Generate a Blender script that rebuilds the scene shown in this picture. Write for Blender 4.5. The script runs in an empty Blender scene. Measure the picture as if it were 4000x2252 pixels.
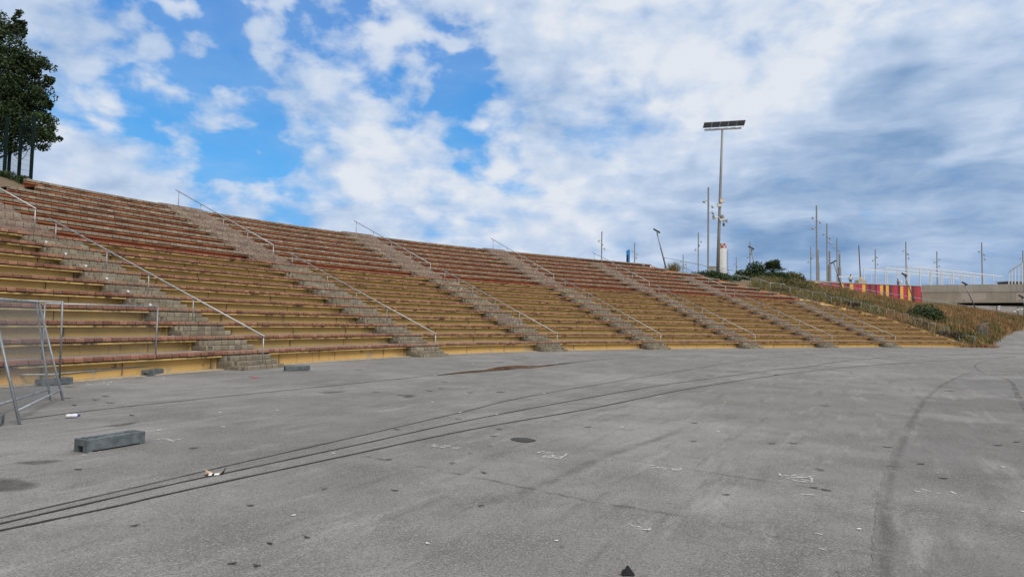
import bpy, bmesh, math, random
from mathutils import Vector, Matrix, noise as mnoise
R = math.radians
rnd = random.Random(7)
SC = bpy.context.scene
COL = SC.collection
FPX,PITCH,ROLL,EYE=2589.85283,0.051565,0.019053,1.644334
X0,Y0=-9.0731,20.912
PHI=(1.219472, -0.088109, -0.117748, 0.037, -0.002999)
BAY,TD,Z1,RZ,OFF,TD2,RZ2=10.4116,1.0275,0.38973,0.45002,-0.56716,1.02784,0.439
SKEW=(-0.0148, -0.0184, -0.0458, -0.0136, -0.0442, -0.0429, -0.0535)
DT=(0.0, 0.0202, 0.0103, -0.0195, -0.004, -0.0014, 0.0068)
ROW_END={1: 7.197, 2: 7.138, 3: 7.082, 4: 7.027, 5: 6.97, 6: 6.91, 7: 6.829, 8: 6.725, 9: 6.566, 10: 6.425, 11: 6.192, 12: 6.026, 13: 5.847, 14: 5.669, 15: 5.482, 16: 5.303, 17: 4.891, 18: 4.776}
ROW_START={18: 0.408, 17: 0.402, 16: 0.262}
LINES={'a': [(-7.568, 10.353), (-7.183, 11.464), (-6.418, 12.973), (-4.06, 17.155), (-2.27, 20.291), (-0.088, 23.307), (2.597, 28.335), (5.846, 33.353), (10.147, 37.449), (12.245, 40.216), (20.044, 47.253), (36.918, 62.373)], 'b': [(-4.288, 4.959), (-4.069, 5.408), (-3.624, 6.324), (-3.218, 7.211), (-2.976, 7.736), (-2.131, 9.471), (-0.895, 12.102), (0.81, 15.645), (6.871, 25.35), (11.427, 32.43), (21.259, 45.033), (39.087, 63.468)], 'c': [(-4.187, 4.845), (-3.961, 5.267), (-3.315, 6.534), (-2.885, 7.273), (-1.987, 8.843), (-0.228, 11.923), (3.422, 17.351), (5.407, 19.943), (10.464, 26.146), (12.56, 28.336), (18.244, 35.418), (26.257, 42.646), (41.165, 53.343)], 'd': [(-4.09, 4.736), (-3.834, 5.102), (-3.376, 5.798), (-3.057, 6.367), (-1.856, 8.277), (-0.513, 10.341), (1.657, 13.154), (4.776, 17.612), (9.24, 23.09), (14.578, 28.707), (23.237, 36.334), (33.726, 44.414)], 'e': [(-2.677, 6.193), (-2.103, 5.82), (-1.567, 5.436), (-1.163, 5.196)], 'f': [(-1.843, 8.127), (-1.097, 7.655), (-0.376, 7.128), (0.157, 6.727), (0.744, 6.292), (1.576, 5.789), (1.906, 5.48), (2.321, 5.191), (2.678, 4.948)], 'g': [(-0.029, 11.91), (0.906, 11.178), (1.499, 10.661), (1.973, 10.482)], 'h': [(-1.122, 4.372), (-0.7, 4.623), (-0.164, 4.842)], 'i': [(3.598, 14.972), (4.394, 14.649)], 'j': [(1.274, 8.325), (1.944, 7.838), (2.3, 7.54), (2.855, 7.139), (3.286, 6.805)], 'k': [(4.539, 8.155), (5.002, 7.849), (5.771, 7.517)], 'l': [(3.712, 6.562), (3.976, 6.246), (4.568, 5.959)], 'loop': [(34.167, 44.994), (28.813, 39.831), (24.268, 34.525), (21.385, 30.636), (18.933, 26.626), (17.557, 23.662), (15.976, 21.195), (13.296, 17.481), (11.463, 14.886), (9.867, 12.515)], 'smear': [(-0.286, 6.058), (0.234, 6.669), (1.174, 8.316), (2.193, 9.789), (3.014, 11.093)], 'patch': [(2.212, 4.119), (2.428, 4.509), (2.795, 5.164), (3.222, 5.896), (3.838, 6.943), (4.731, 8.356), (6.829, 11.563), (9.511, 15.469), (12.434, 19.459), (15.36, 23.164), (19.516, 28.107)], 'puddle': [(-2.26, 20.202), (-1.516, 21.957), (-0.924, 22.828), (-0.628, 23.924), (-0.297, 24.793), (0.333, 25.454), (1.211, 25.71), (1.895, 26.948), (2.685, 28.154), (1.922, 26.651), (1.185, 25.15), (0.663, 24.156), (0.228, 23.85), (-0.712, 22.602), (-1.443, 21.457), (-2.004, 20.54)], 'st1': [(0.017, 9.448), (0.074, 9.57), (0.199, 9.584), (0.322, 9.493), (0.374, 9.372), (0.293, 9.265), (0.182, 9.253), (0.084, 9.341)], 'st2': [(-6.057, 9.847), (-5.914, 10.161), (-5.752, 10.437), (-5.675, 10.261), (-5.703, 9.943), (-5.822, 9.798)], 'st3': [(-5.507, 7.394), (-5.356, 7.481), (-5.152, 7.59), (-4.956, 7.578), (-4.993, 7.404), (-5.142, 7.27), (-5.361, 7.321)], 'st4': [(-5.246, 6.754), (-4.962, 6.748), (-4.645, 6.598), (-4.412, 6.422), (-4.45, 6.236), (-4.578, 6.151), (-4.783, 6.136)], 'st5': [(-4.329, 14.849), (-4.19, 15.207), (-3.675, 15.435), (-3.764, 15.026), (-4.018, 14.78)], 'st6': [(-2.458, 14.762), (-2.193, 14.931), (-1.997, 14.487), (-2.203, 14.157)]}
CHALK={'A': [[(-1.031, 8.895), (-0.966, 8.923), (-1.001, 8.843)], [(-1.034, 8.78), (-0.906, 8.844)], [(-0.881, 8.868), (-0.777, 8.845), (-0.925, 8.767)], [(-0.894, 8.728), (-0.821, 8.74)], [(-0.759, 8.685), (-0.687, 8.667), (-0.628, 8.788)], [(-0.736, 8.744), (-0.662, 8.735)]], 'B': [[(0.358, 8.487), (0.427, 8.579), (0.493, 8.53)], [(0.493, 8.538), (0.574, 8.5)], [(0.432, 8.456), (0.557, 8.46)], [(0.408, 8.249), (0.521, 8.359), (0.665, 8.299), (0.734, 8.466)], [(0.411, 8.239), (0.526, 8.206), (0.626, 8.173), (0.668, 8.292)], [(0.488, 8.311), (0.535, 8.236), (0.646, 8.246)], [(0.534, 8.334), (0.584, 8.194)]], 'C': [[(1.625, 7.877), (1.727, 7.865)], [(1.608, 7.775), (1.696, 7.743)], [(1.709, 7.744), (1.833, 7.814)], [(1.729, 7.695), (1.805, 7.694)], [(1.862, 7.699), (1.958, 7.688), (1.986, 7.749)], [(1.864, 7.653), (1.947, 7.63)]], 'D': [[(3.06, 7.574), (3.028, 7.444), (3.211, 7.506)], [(3.05, 7.358), (3.322, 7.39)], [(3.047, 7.34), (3.108, 7.209), (3.242, 7.17)], [(3.107, 7.398), (3.313, 7.379), (3.242, 7.186)], [(3.044, 7.306), (3.154, 7.297), (3.257, 7.238)], [(3.332, 7.469), (3.346, 7.435)]], 'E': [[(4.176, 6.923), (4.179, 6.848), (4.267, 6.85)], [(4.228, 6.981), (4.287, 6.953), (4.303, 6.9)], [(4.295, 6.861), (4.315, 6.841)], [(4.335, 6.797), (4.372, 6.804)]], 'F': [[(4.533, 6.885), (4.509, 6.768)]], 'G': [[(1.033, 5.448), (1.135, 5.413), (1.152, 5.463)], [(1.009, 5.53), (1.089, 5.472)]], 'H': [[(-4.973, 7.81), (-4.878, 7.984)], [(-4.983, 7.953), (-4.897, 8.067)]], 'I': [[(-4.698, 8.915), (-4.591, 8.958), (-4.395, 8.792)], [(-4.492, 8.802), (-4.38, 9.002)]], 'J': [[(2.896, 6.652), (3.029, 6.631)], [(2.477, 5.413), (2.511, 5.375)], [(2.328, 5.048), (2.367, 5.005)]], 'R': [[(-7.305, 18.603), (-7.088, 18.485), (-6.989, 18.677)], [(-7.075, 18.364), (-6.896, 18.121)]]}
DARK_BITS=[(-9.953, 15.098), (-8.65, 13.08), (-8.005, 12.915), (-8.178, 13.516), (-7.464, 12.487), (-7.872, 12.093), (-6.213, 11.005), (-9.671, 17.398), (-3.054, 15.227), (-2.423, 14.675), (-1.906, 15.722), (-1.789, 18.093), (-0.206, 15.709), (-0.857, 11.257), (-1.689, 10.095), (0.69, 31.072), (0.265, 29.102), (-0.442, 27.701), (-1.685, 16.291), (3.152, 6.937), (3.237, 6.846), (7.073, 9.688), (7.599, 10.025), (5.071, 8.247), (4.84, 7.472), (5.305, 9.386), (12.027, 18.258), (4.047, 9.549), (3.717, 9.489), (6.689, 14.218), (6.673, 22.205), (9.241, 23.23), (21.25, 38.733), (3.136, 11.353), (2.632, 9.563), (2.132, 6.578), (-0.156, 10.307), (-0.241, 6.02), (-1.096, 6.495), (-1.415, 7.924), (-4.962, 21.849), (-0.936, 15.506), (-2.253, 5.897), (-1.728, 4.923), (-2.908, 5.269), (-4.56, 7.116), (-3.94, 8.376), (-1.507, 5.076), (-1.656, 4.484), (-1.83, 4.513), (-0.255, 15.7), (-0.224, 9.656), (-0.266, 7.324), (1.246, 10.663)]
SPOTS=[(-0.257, 8.901), (-0.66, 7.805), (0.406, 4.985), (3.63, 7.823), (-0.479, 8.386), (-1.782, 6.516)]
WHITE_BITS=[(-1.576, 13.501), (0.802, 15.643), (-0.901, 12.101), (-0.228, 11.923), (-1.0, 15.254), (-4.281, 10.023), (-4.972, 11.505), (-4.153, 11.93), (-1.785, 5.622), (-2.144, 8.223), (-9.895, 15.669), (-9.8, 16.131), (-9.721, 16.282), (-9.434, 15.687), (-5.029, 9.617), (-9.155, 17.64), (10.006, 28.111), (3.265, 10.48), (6.007, 8.15), (2.889, 5.54), (1.805, 10.746), (4.72, 6.167), (-1.571, 13.522), (-1.489, 26.218), (0.373, 5.105), (-0.588, 4.989), (-2.274, 20.259)]
YELLOW_BITS=[(4.703, 14.61)]
SKY_BLUE=[(-0.3756, 0.8375, 0.3968, 0.0687, 1.1), (-0.3863, 0.8523, 0.3525, 0.0542, 1.1), (-0.4089, 0.8574, 0.3125, 0.0325, 0.8), (-0.459, 0.806, 0.3739, 0.0253, 0.5), (-0.4875, 0.8276, 0.2783, 0.0398, 0.8), (-0.5225, 0.8128, 0.2574, 0.0398, 0.8), (-0.5012, 0.8137, 0.2944, 0.0217, 0.5), (-0.4902, 0.8423, 0.2241, 0.0289, 0.45), (-0.4558, 0.8575, 0.2385, 0.0434, 0.6), (-0.3781, 0.898, 0.2251, 0.047, 1.0), (-0.4066, 0.8908, 0.203, 0.0398, 0.9), (-0.3566, 0.9128, 0.1992, 0.0325, 0.9), (-0.469, 0.846, 0.2537, 0.0325, 0.6), (-0.2983, 0.8644, 0.4048, 0.0325, 0.6), (-0.0828, 0.9271, 0.3657, 0.0361, 1.0), (-0.0355, 0.9209, 0.3883, 0.0253, 0.7), (-0.0521, 0.9468, 0.3176, 0.0289, 0.9), (-0.0034, 0.953, 0.303, 0.0434, 1.0), (-0.0272, 0.9643, 0.2633, 0.0434, 1.0), (0.0086, 0.9722, 0.2339, 0.0325, 0.9), (-0.0693, 0.9589, 0.2752, 0.0217, 0.5), (-0.1844, 0.9336, 0.3072, 0.0217, 0.6), (0.1189, 0.9534, 0.2772, 0.0253, 0.6), (0.0832, 0.9482, 0.3066, 0.0181, 0.4), (-0.1984, 0.8868, 0.4174, 0.0217, 0.3), (-0.2822, 0.8903, 0.3572, 0.0217, 0.4), (-0.5562, 0.7622, 0.3311, 0.0163, 0.5), (-0.2722, 0.9223, 0.2743, 0.0217, 0.4), (0.135, 0.9273, 0.3492, 0.0181, 0.4), (-0.5647, 0.7896, 0.2401, 0.0217, 0.3), (-0.3424, 0.879, 0.3318, 0.0181, 0.5), (-0.1244, 0.9483, 0.2921, 0.0217, 0.4), (-0.097, 0.9749, 0.2003, 0.0217, 0.2)]
SKY_WHITE=[(-0.2344, 0.8911, 0.3885, 0.094, 0.25), (-0.3245, 0.8701, 0.371, 0.0325, 0.35), (-0.5195, 0.7938, 0.3163, 0.0723, 0.35), (-0.5656, 0.7513, 0.3402, 0.0434, 0.5), (-0.1053, 0.9017, 0.4194, 0.0578, 0.5), (-0.2263, 0.9503, 0.2136, 0.094, 0.6), (-0.1595, 0.9718, 0.1735, 0.094, 0.8), (-0.5079, 0.8465, 0.1596, 0.1193, 0.75), (-0.57, 0.8019, 0.1789, 0.0723, 0.5), (-0.4145, 0.8658, 0.2802, 0.0434, 0.25), (-0.2609, 0.9134, 0.3125, 0.0434, 0.3), (0.0471, 0.9354, 0.3505, 0.0398, 0.4), (-0.0146, 0.9367, 0.3498, 0.0145, 0.7), (0.0779, 0.9078, 0.4122, 0.0867, 0.6), (0.0879, 0.9798, 0.1797, 0.1084, 0.9), (-0.1314, 0.9532, 0.2723, 0.0325, 0.2), (0.1118, 0.9105, 0.3981, 0.1506, 0.8), (0.3252, 0.8841, 0.3357, 0.253, 1.2), (0.4724, 0.8592, 0.1967, 0.2711, 1.2), (0.2643, 0.9528, 0.1492, 0.1687, 1.1), (0.5572, 0.7574, 0.3402, 0.2108, 1.1), (0.0351, 0.9862, 0.1619, 0.1084, 0.8)]
SKY_DARK=[(0.4384, 0.8633, 0.25, 0.0783, 0.7), (0.3736, 0.897, 0.2361, 0.0542, 0.6), (0.5115, 0.8117, 0.2821, 0.0663, 0.45), (0.484, 0.833, 0.2681, 0.0542, 0.4), (0.232, 0.9414, 0.2447, 0.0542, 0.35), (0.1872, 0.9466, 0.2626, 0.0361, 0.3), (0.3143, 0.9308, 0.1865, 0.0542, 0.55), (0.3818, 0.9037, 0.1936, 0.0542, 0.5), (0.2679, 0.9459, 0.1828, 0.0482, 0.4), (0.4091, 0.9042, 0.1227, 0.0723, 0.7), (0.3565, 0.9236, 0.141, 0.0482, 0.4), (0.5515, 0.8231, 0.1351, 0.0783, 0.8), (0.5142, 0.843, 0.1579, 0.0542, 0.5), (0.4979, 0.8598, 0.1135, 0.0663, 0.6), (0.6019, 0.7845, 0.1493, 0.0602, 0.7), (0.4539, 0.8741, 0.1729, 0.0542, 0.4), (0.1808, 0.9691, 0.1678, 0.0482, 0.35), (0.3922, 0.916, 0.085, 0.0964, 0.7), (0.5184, 0.8517, 0.0769, 0.1205, 0.8), (0.6057, 0.7913, 0.0834, 0.0904, 0.8), (0.2385, 0.9643, 0.1154, 0.0542, 0.4), (0.5926, 0.77, 0.2363, 0.0422, 0.4), (0.5624, 0.7791, 0.277, 0.0422, 0.3), (0.1105, 0.973, 0.2027, 0.0361, 0.25), (-0.0841, 0.9763, 0.1996, 0.0542, 0.2)]
SKY_LIT=[(0.4076, 0.9007, 0.1506, 0.0361, 0.8), (0.4434, 0.8854, 0.1398, 0.0301, 0.6), (0.1891, 0.9547, 0.2297, 0.0301, 0.6), (0.1604, 0.9571, 0.2414, 0.0241, 0.5), (0.3222, 0.8757, 0.3597, 0.1506, 0.5), (0.1392, 0.9071, 0.3972, 0.1205, 0.5), (0.1228, 0.975, 0.1855, 0.0482, 0.5), (0.0756, 0.9775, 0.197, 0.0361, 0.5), (0.5704, 0.7919, 0.2179, 0.0542, 0.4), (0.5778, 0.7748, 0.2566, 0.0301, 0.3), (-0.0244, 0.9867, 0.1608, 0.0843, 0.4), (-0.227, 0.9599, 0.1642, 0.0904, 0.35), (0.246, 0.8912, 0.3812, 0.1205, 0.5), (-0.1928, 0.9012, 0.3882, 0.0964, 0.4), (0.4986, 0.8613, 0.0981, 0.0783, 0.45), (0.5701, 0.8149, 0.1045, 0.0542, 0.3), (0.1594, 0.979, 0.1274, 0.0723, 0.4), (0.3426, 0.9312, 0.1248, 0.0422, 0.3), (0.5393, 0.8182, 0.1991, 0.0482, 0.3), (0.4059, 0.8273, 0.3884, 0.1205, 0.4), (-0.1648, 0.9578, 0.2353, 0.0723, 0.4), (0.2764, 0.9365, 0.2156, 0.0361, 0.2)]
TOP_FENCE=[(-27.872, 34.6, 8.582), (-26.177, 34.0, 8.834), (-25.116, 33.3, 8.334), (-23.983, 32.6, 8.028), (-24.845, 32.0, 7.851), (-25.319, 31.0, 7.61)]
STRIPES=[0.9971, 0.976, 0.9517, 0.9309, 0.9103, 0.8932, 0.8761, 0.8558, 0.8376, 0.8155, 0.7974, 0.7789, 0.7591, 0.7413, 0.7217, 0.7022, 0.6854, 0.6649, 0.6457, 0.6266, 0.6064, 0.5856, 0.57, 0.5501, 0.5278, 0.5081, 0.4898, 0.4745, 0.4606, 0.4413, 0.4233, 0.4024, 0.3876, 0.3669, 0.3464, 0.3289, 0.3057, 0.2884, 0.2711, 0.2483]
STRIPE_COL='PBUYBPYUPBUYUYPUBUBYPBPYUBYUBPUBPUBYUBP'


# ---------------------------------------------------------------- camera
cam_data = bpy.data.cameras.new('camera')
cam = bpy.data.objects.new('camera', cam_data); COL.objects.link(cam)
cam_data.sensor_width = 36.0
cam_data.lens = FPX / 4000.0 * 36.0
cam_data.clip_start = 0.05; cam_data.clip_end = 9000.0
cam.matrix_world = (Matrix.Translation((0, 0, EYE)) @ Matrix.Rotation(R(90) + PITCH, 4, 'X') @ Matrix.Rotation(ROLL, 4, 'Z'))
SC.camera = cam
SC.view_settings.view_transform = 'Standard'
SC.view_settings.look = 'None'
SC.view_settings.gamma = 1.0
SC.view_settings.exposure = 0.0
SC.render.resolution_x = 1024; SC.render.resolution_y = 576

# ---------------------------------------------------------------- node helpers
class NT:
    def __init__(s, tree): s.t = tree; s.n = tree.nodes; s.l = tree.links
    def new(s, kind, **kw):
        nd = s.n.new(kind)
        for k, v in kw.items(): setattr(nd, k, v)
        return nd
    def put(s, sock, v):
        if isinstance(v, bpy.types.NodeSocket): s.l.new(v, sock)
        elif isinstance(v, (tuple, list)):
            if len(v) == 3 and len(sock.default_value) == 4: v = tuple(v) + (1.0,)
            sock.default_value = v
        else: sock.default_value = v
    def math(s, op, a, b=0.0, c=0.0, clamp=False):
        nd = s.new('ShaderNodeMath', operation=op, use_clamp=clamp)
        s.put(nd.inputs[0], a); s.put(nd.inputs[1], b); s.put(nd.inputs[2], c)
        return nd.outputs[0]
    def vm(s, op, a, b=(0, 0, 0), scale=None):
        nd = s.new('ShaderNodeVectorMath', operation=op)
        s.put(nd.inputs[0], a)
        if scale is not None: s.put(nd.inputs['Scale'], scale)
        else: s.put(nd.inputs[1], b)
        return nd.outputs['Value'] if op in ('DOT_PRODUCT', 'LENGTH', 'DISTANCE') else nd.outputs[0]
    def rng(s, v, a, b, c=0.0, d=1.0, smooth=True):
        nd = s.new('ShaderNodeMapRange', interpolation_type='SMOOTHSTEP' if smooth else 'LINEAR')
        s.put(nd.inputs['Value'], v); s.put(nd.inputs['From Min'], a); s.put(nd.inputs['From Max'], b)
        s.put(nd.inputs['To Min'], c); s.put(nd.inputs['To Max'], d)
        return nd.outputs[0]
    def noise(s, vec, scale, detail=4.0, rough=0.55, dist=0.0, col=False):
        nd = s.new('ShaderNodeTexNoise')
        s.put(nd.inputs['Vector'], vec); nd.inputs['Scale'].default_value = scale
        nd.inputs['Detail'].default_value = detail; nd.inputs['Roughness'].default_value = rough
        nd.inputs['Distortion'].default_value = dist
        return nd.outputs['Color'] if col else nd.outputs['Fac']
    def vor(s, vec, scale, feature='F1', out='Distance', rand=1.0):
        nd = s.new('ShaderNodeTexVoronoi', feature=feature)
        s.put(nd.inputs['Vector'], vec); nd.inputs['Scale'].default_value = scale
        nd.inputs['Randomness'].default_value = rand
        return nd.outputs[out]
    def mix(s, f, a, b, mode='MIX'):
        nd = s.new('ShaderNodeMix', data_type='RGBA', blend_type=mode)
        s.put(nd.inputs[0], f); s.put(nd.inputs[6], a); s.put(nd.inputs[7], b)
        return nd.outputs[2]
    def ramp(s, f, pts):
        nd = s.new('ShaderNodeValToRGB'); e = nd.color_ramp.elements
        while len(e) < len(pts): e.new(0.5)
        for i, (p, c) in enumerate(pts): e[i].position = p; e[i].color = tuple(c) + (1.0,)
        s.put(nd.inputs[0], f); return nd.outputs[0]
    def scl(s, vec, sc):
        return s.vm('MULTIPLY', vec, sc)

def material(name, fn, rough=0.85, metal=0.0, spec=0.3):
    m = bpy.data.materials.new(name); m.use_nodes = True
    t = NT(m.node_tree); b = t.n['Principled BSDF']
    b.inputs['Roughness'].default_value = rough; b.inputs['Metallic'].default_value = metal
    b.inputs['Specular IOR Level'].default_value = spec
    r = fn(t, b)
    if r is not None: t.put(b.inputs['Base Color'], r)
    return m
def pos(t): return t.new('ShaderNodeNewGeometry').outputs['Position']
def uvc(t): return t.new('ShaderNodeTexCoord').outputs['UV']
def attr(t, nm='tone'): return t.new('ShaderNodeAttribute', attribute_name=nm).outputs['Fac']
def bump(t, b, h, strength=0.4, dist=0.02):
    nd = t.new('ShaderNodeBump'); nd.inputs['Strength'].default_value = strength
    nd.inputs['Distance'].default_value = dist
    t.put(nd.inputs['Height'], h); t.l.new(nd.outputs[0], b.inputs['Normal'])

# ---------------------------------------------------------------- sky and sun
SUN_EL, SUN_AZ = R(50), R(128)        # azimuth measured from +Y towards +X
world = bpy.data.worlds.new('World'); SC.world = world; world.use_nodes = True
w = NT(world.node_tree); bg = w.n['Background']
bg.inputs['Strength'].default_value = 0.1
sky = w.new('ShaderNodeTexSky', sky_type='NISHITA')
sky.sun_disc = False; sky.sun_elevation = SUN_EL; sky.sun_rotation = SUN_AZ
sky.air_density = 1.0; sky.dust_density = 0.4; sky.ozone_density = 2.0
D = w.vm('NORMALIZE', w.new('ShaderNodeTexCoord').outputs['Generated'])
sp = w.new('ShaderNodeSeparateXYZ'); w.l.new(D, sp.inputs[0])
dz = w.math('MAXIMUM', sp.outputs[2], 0.0)
inv = w.math('DIVIDE', 1.0, w.math('ADD', dz, 0.16))
cb = w.new('ShaderNodeCombineXYZ')
w.put(cb.inputs[0], w.math('MULTIPLY', sp.outputs[0], inv)); w.put(cb.inputs[1], w.math('MULTIPLY', sp.outputs[1], inv)); cb.inputs[2].default_value = 3.7
P = cb.outputs[0]
wr = w.vm('SUBTRACT', w.noise(P, 1.6, 4, 0.55, col=True), (0.5, 0.5, 0.5))
Dw = w.vm('ADD', D, w.vm('SCALE', wr, scale=0.16))          # ragged outlines for the large cloud masses
# coverage and tones: lists of (direction, angular radius, strength)
def acc(lst, sign, wide=1.8):
    tot = None
    for (x, y, z, r, s) in lst:
        v = w.rng(w.vm('DISTANCE', Dw, (x, y, z)), r * wide, 0.0, 0.0, s * sign)
        tot = v if tot is None else w.math('ADD', tot, v)
    return tot
blu = w.math('MINIMUM', acc(SKY_BLUE, 1.0), 0.80)
wht = w.math('MINIMUM', acc(SKY_WHITE, 1.0), 1.0)
dark = w.math('ADD', acc(SKY_DARK, 1.0), acc(SKY_LIT, -0.9))
dark = w.math('MAXIMUM', w.math('MINIMUM', dark, 0.82), -0.5)
Pw = w.vm('ADD', P, w.vm('SCALE', wr, scale=0.25))
Dq = w.vm('ADD', w.scl(D, (1, 1, 1.55)), w.vm('SCALE', wr, scale=0.05))
n1 = w.noise(Pw, 2.3, 8, 0.58)
p1 = w.noise(Dq, 15.0, 5, 0.52, 0.3)
p2 = w.noise(w.vm('ADD', Dq, (3, 1, 2)), 38.0, 4, 0.55)
vq = w.new('ShaderNodeTexVoronoi', feature='SMOOTH_F1'); w.put(vq.inputs['Vector'], w.vm('ADD', Dq, w.vm('SCALE', w.vm('SUBTRACT', w.noise(D, 22.0, 3, 0.5, col=True), (0.5, 0.5, 0.5)), scale=0.045)))
vq.inputs['Scale'].default_value = 19.0; vq.inputs['Smoothness'].default_value = 0.6
pv = w.math('SUBTRACT', 0.46, vq.outputs['Distance'])
puff = w.math('ADD', w.math('ADD', w.math('MULTIPLY', w.math('SUBTRACT', p1, 0.5), 0.9), w.math('MULTIPLY', pv, 0.55)), w.math('MULTIPLY', w.math('SUBTRACT', p2, 0.5), 0.42))
amp = w.rng(w.math('SUBTRACT', wht, w.math('MULTIPLY', blu, 0.6)), -0.3, 0.9, 5.5, 1.6)
c = w.math('ADD', w.math('MULTIPLY', puff, amp), w.math('MULTIPLY', w.math('SUBTRACT', n1, 0.5), 3.0))
c = w.math('ADD', c, w.math('ADD', -0.10, w.math('SUBTRACT', w.math('MULTIPLY', wht, 1.05), w.math('MULTIPLY', blu, 0.95))))
alpha = w.math('MULTIPLY', w.rng(c, -1.05, 0.85), w.rng(wht, 0.0, 0.8, 0.86, 1.0))
blue = w.mix(1.0, sky.outputs[0], (0.35, 0.80, 1.25), 'MULTIPLY')
lowtone = w.ramp(dz, [(0.0, (0.27, 0.46, 0.74)), (0.06, (0.22, 0.48, 0.84)), (0.2, (0.125, 0.46, 0.92)), (0.38, (0.048, 0.29, 0.77)), (0.5, (0.03, 0.21, 0.66))])
lowtone = w.mix(1.0, lowtone, (10, 10, 10), 'MULTIPLY')
blue = w.mix(0.85, blue, lowtone)
# cloud tones: long streaks low on the right, soft puffs elsewhere
st1 = w.noise(w.scl(Pw, (0.55, 1.25, 1)), 1.5, 5, 0.52)
st2 = w.noise(w.scl(w.vm('ADD', D, w.vm('SCALE', wr, scale=0.06)), (3.2, 3.2, 15.0)), 1.6, 5, 0.55)
stk = w.math('ADD', w.math('MULTIPLY', w.math('SUBTRACT', st1, 0.5), 1.1), w.math('MULTIPLY', w.math('SUBTRACT', st2, 0.5), w.rng(dark, -0.1, 0.5, 0.7, 2.1)))
shade = w.math('ADD', stk, w.math('ADD', w.math('MULTIPLY', dark, 0.62), 0.17))
shade = w.math('SUBTRACT', shade, w.math('MULTIPLY', puff, w.rng(dark, -0.1, 0.5, 1.0, 0.55)))
thin = w.rng(alpha, 0.45, 1.0, 0.0, 1.0)
cc = w.ramp(w.math('MULTIPLY', w.math('ADD', shade, 0.25), 0.72, clamp=True),
            [(0.0, (0.83, 0.88, 0.96)), (0.25, (0.61, 0.725, 0.91)), (0.5, (0.44, 0.575, 0.79)), (0.75, (0.30, 0.445, 0.68)), (1.0, (0.19, 0.335, 0.58))])
cc = w.mix(1.0, cc, (9.1, 9.1, 9.1), 'MULTIPLY')
fin = w.mix(w.math('MAXIMUM', alpha, w.rng(n1, 0.35, 0.65, 0.03, 0.22)), blue, cc)

# unseen bright overcast, added overhead and behind the camera for neutral fill
zen = w.rng(dz, 0.45, 0.75); back = w.rng(sp.outputs[1], 0.25, -0.35)
hi = w.math('MAXIMUM', zen, back)
fin = w.mix(w.math('MULTIPLY', hi, 0.9), fin, (9.6, 9.4, 9.2))
below = w.rng(sp.outputs[2], -0.02, 0.0)
fin = w.mix(below, (2.2, 2.2, 2.2), fin)
w.put(bg.inputs['Color'], fin)
try: world.cycles.sampling_method = 'MANUAL'; world.cycles.sample_map_resolution = 1024
except Exception: pass

sd = bpy.data.lights.new('sun', 'SUN'); sun = bpy.data.objects.new('sun', sd); COL.objects.link(sun)
sd.energy = 2.8; sd.angle = R(30); sd.color = (1.0, 0.95, 0.88)
sv = Vector((math.sin(SUN_AZ) * math.cos(SUN_EL), math.cos(SUN_AZ) * math.cos(SUN_EL), math.sin(SUN_EL)))
sun.rotation_euler = sv.to_track_quat('Z', 'Y').to_euler()

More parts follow.
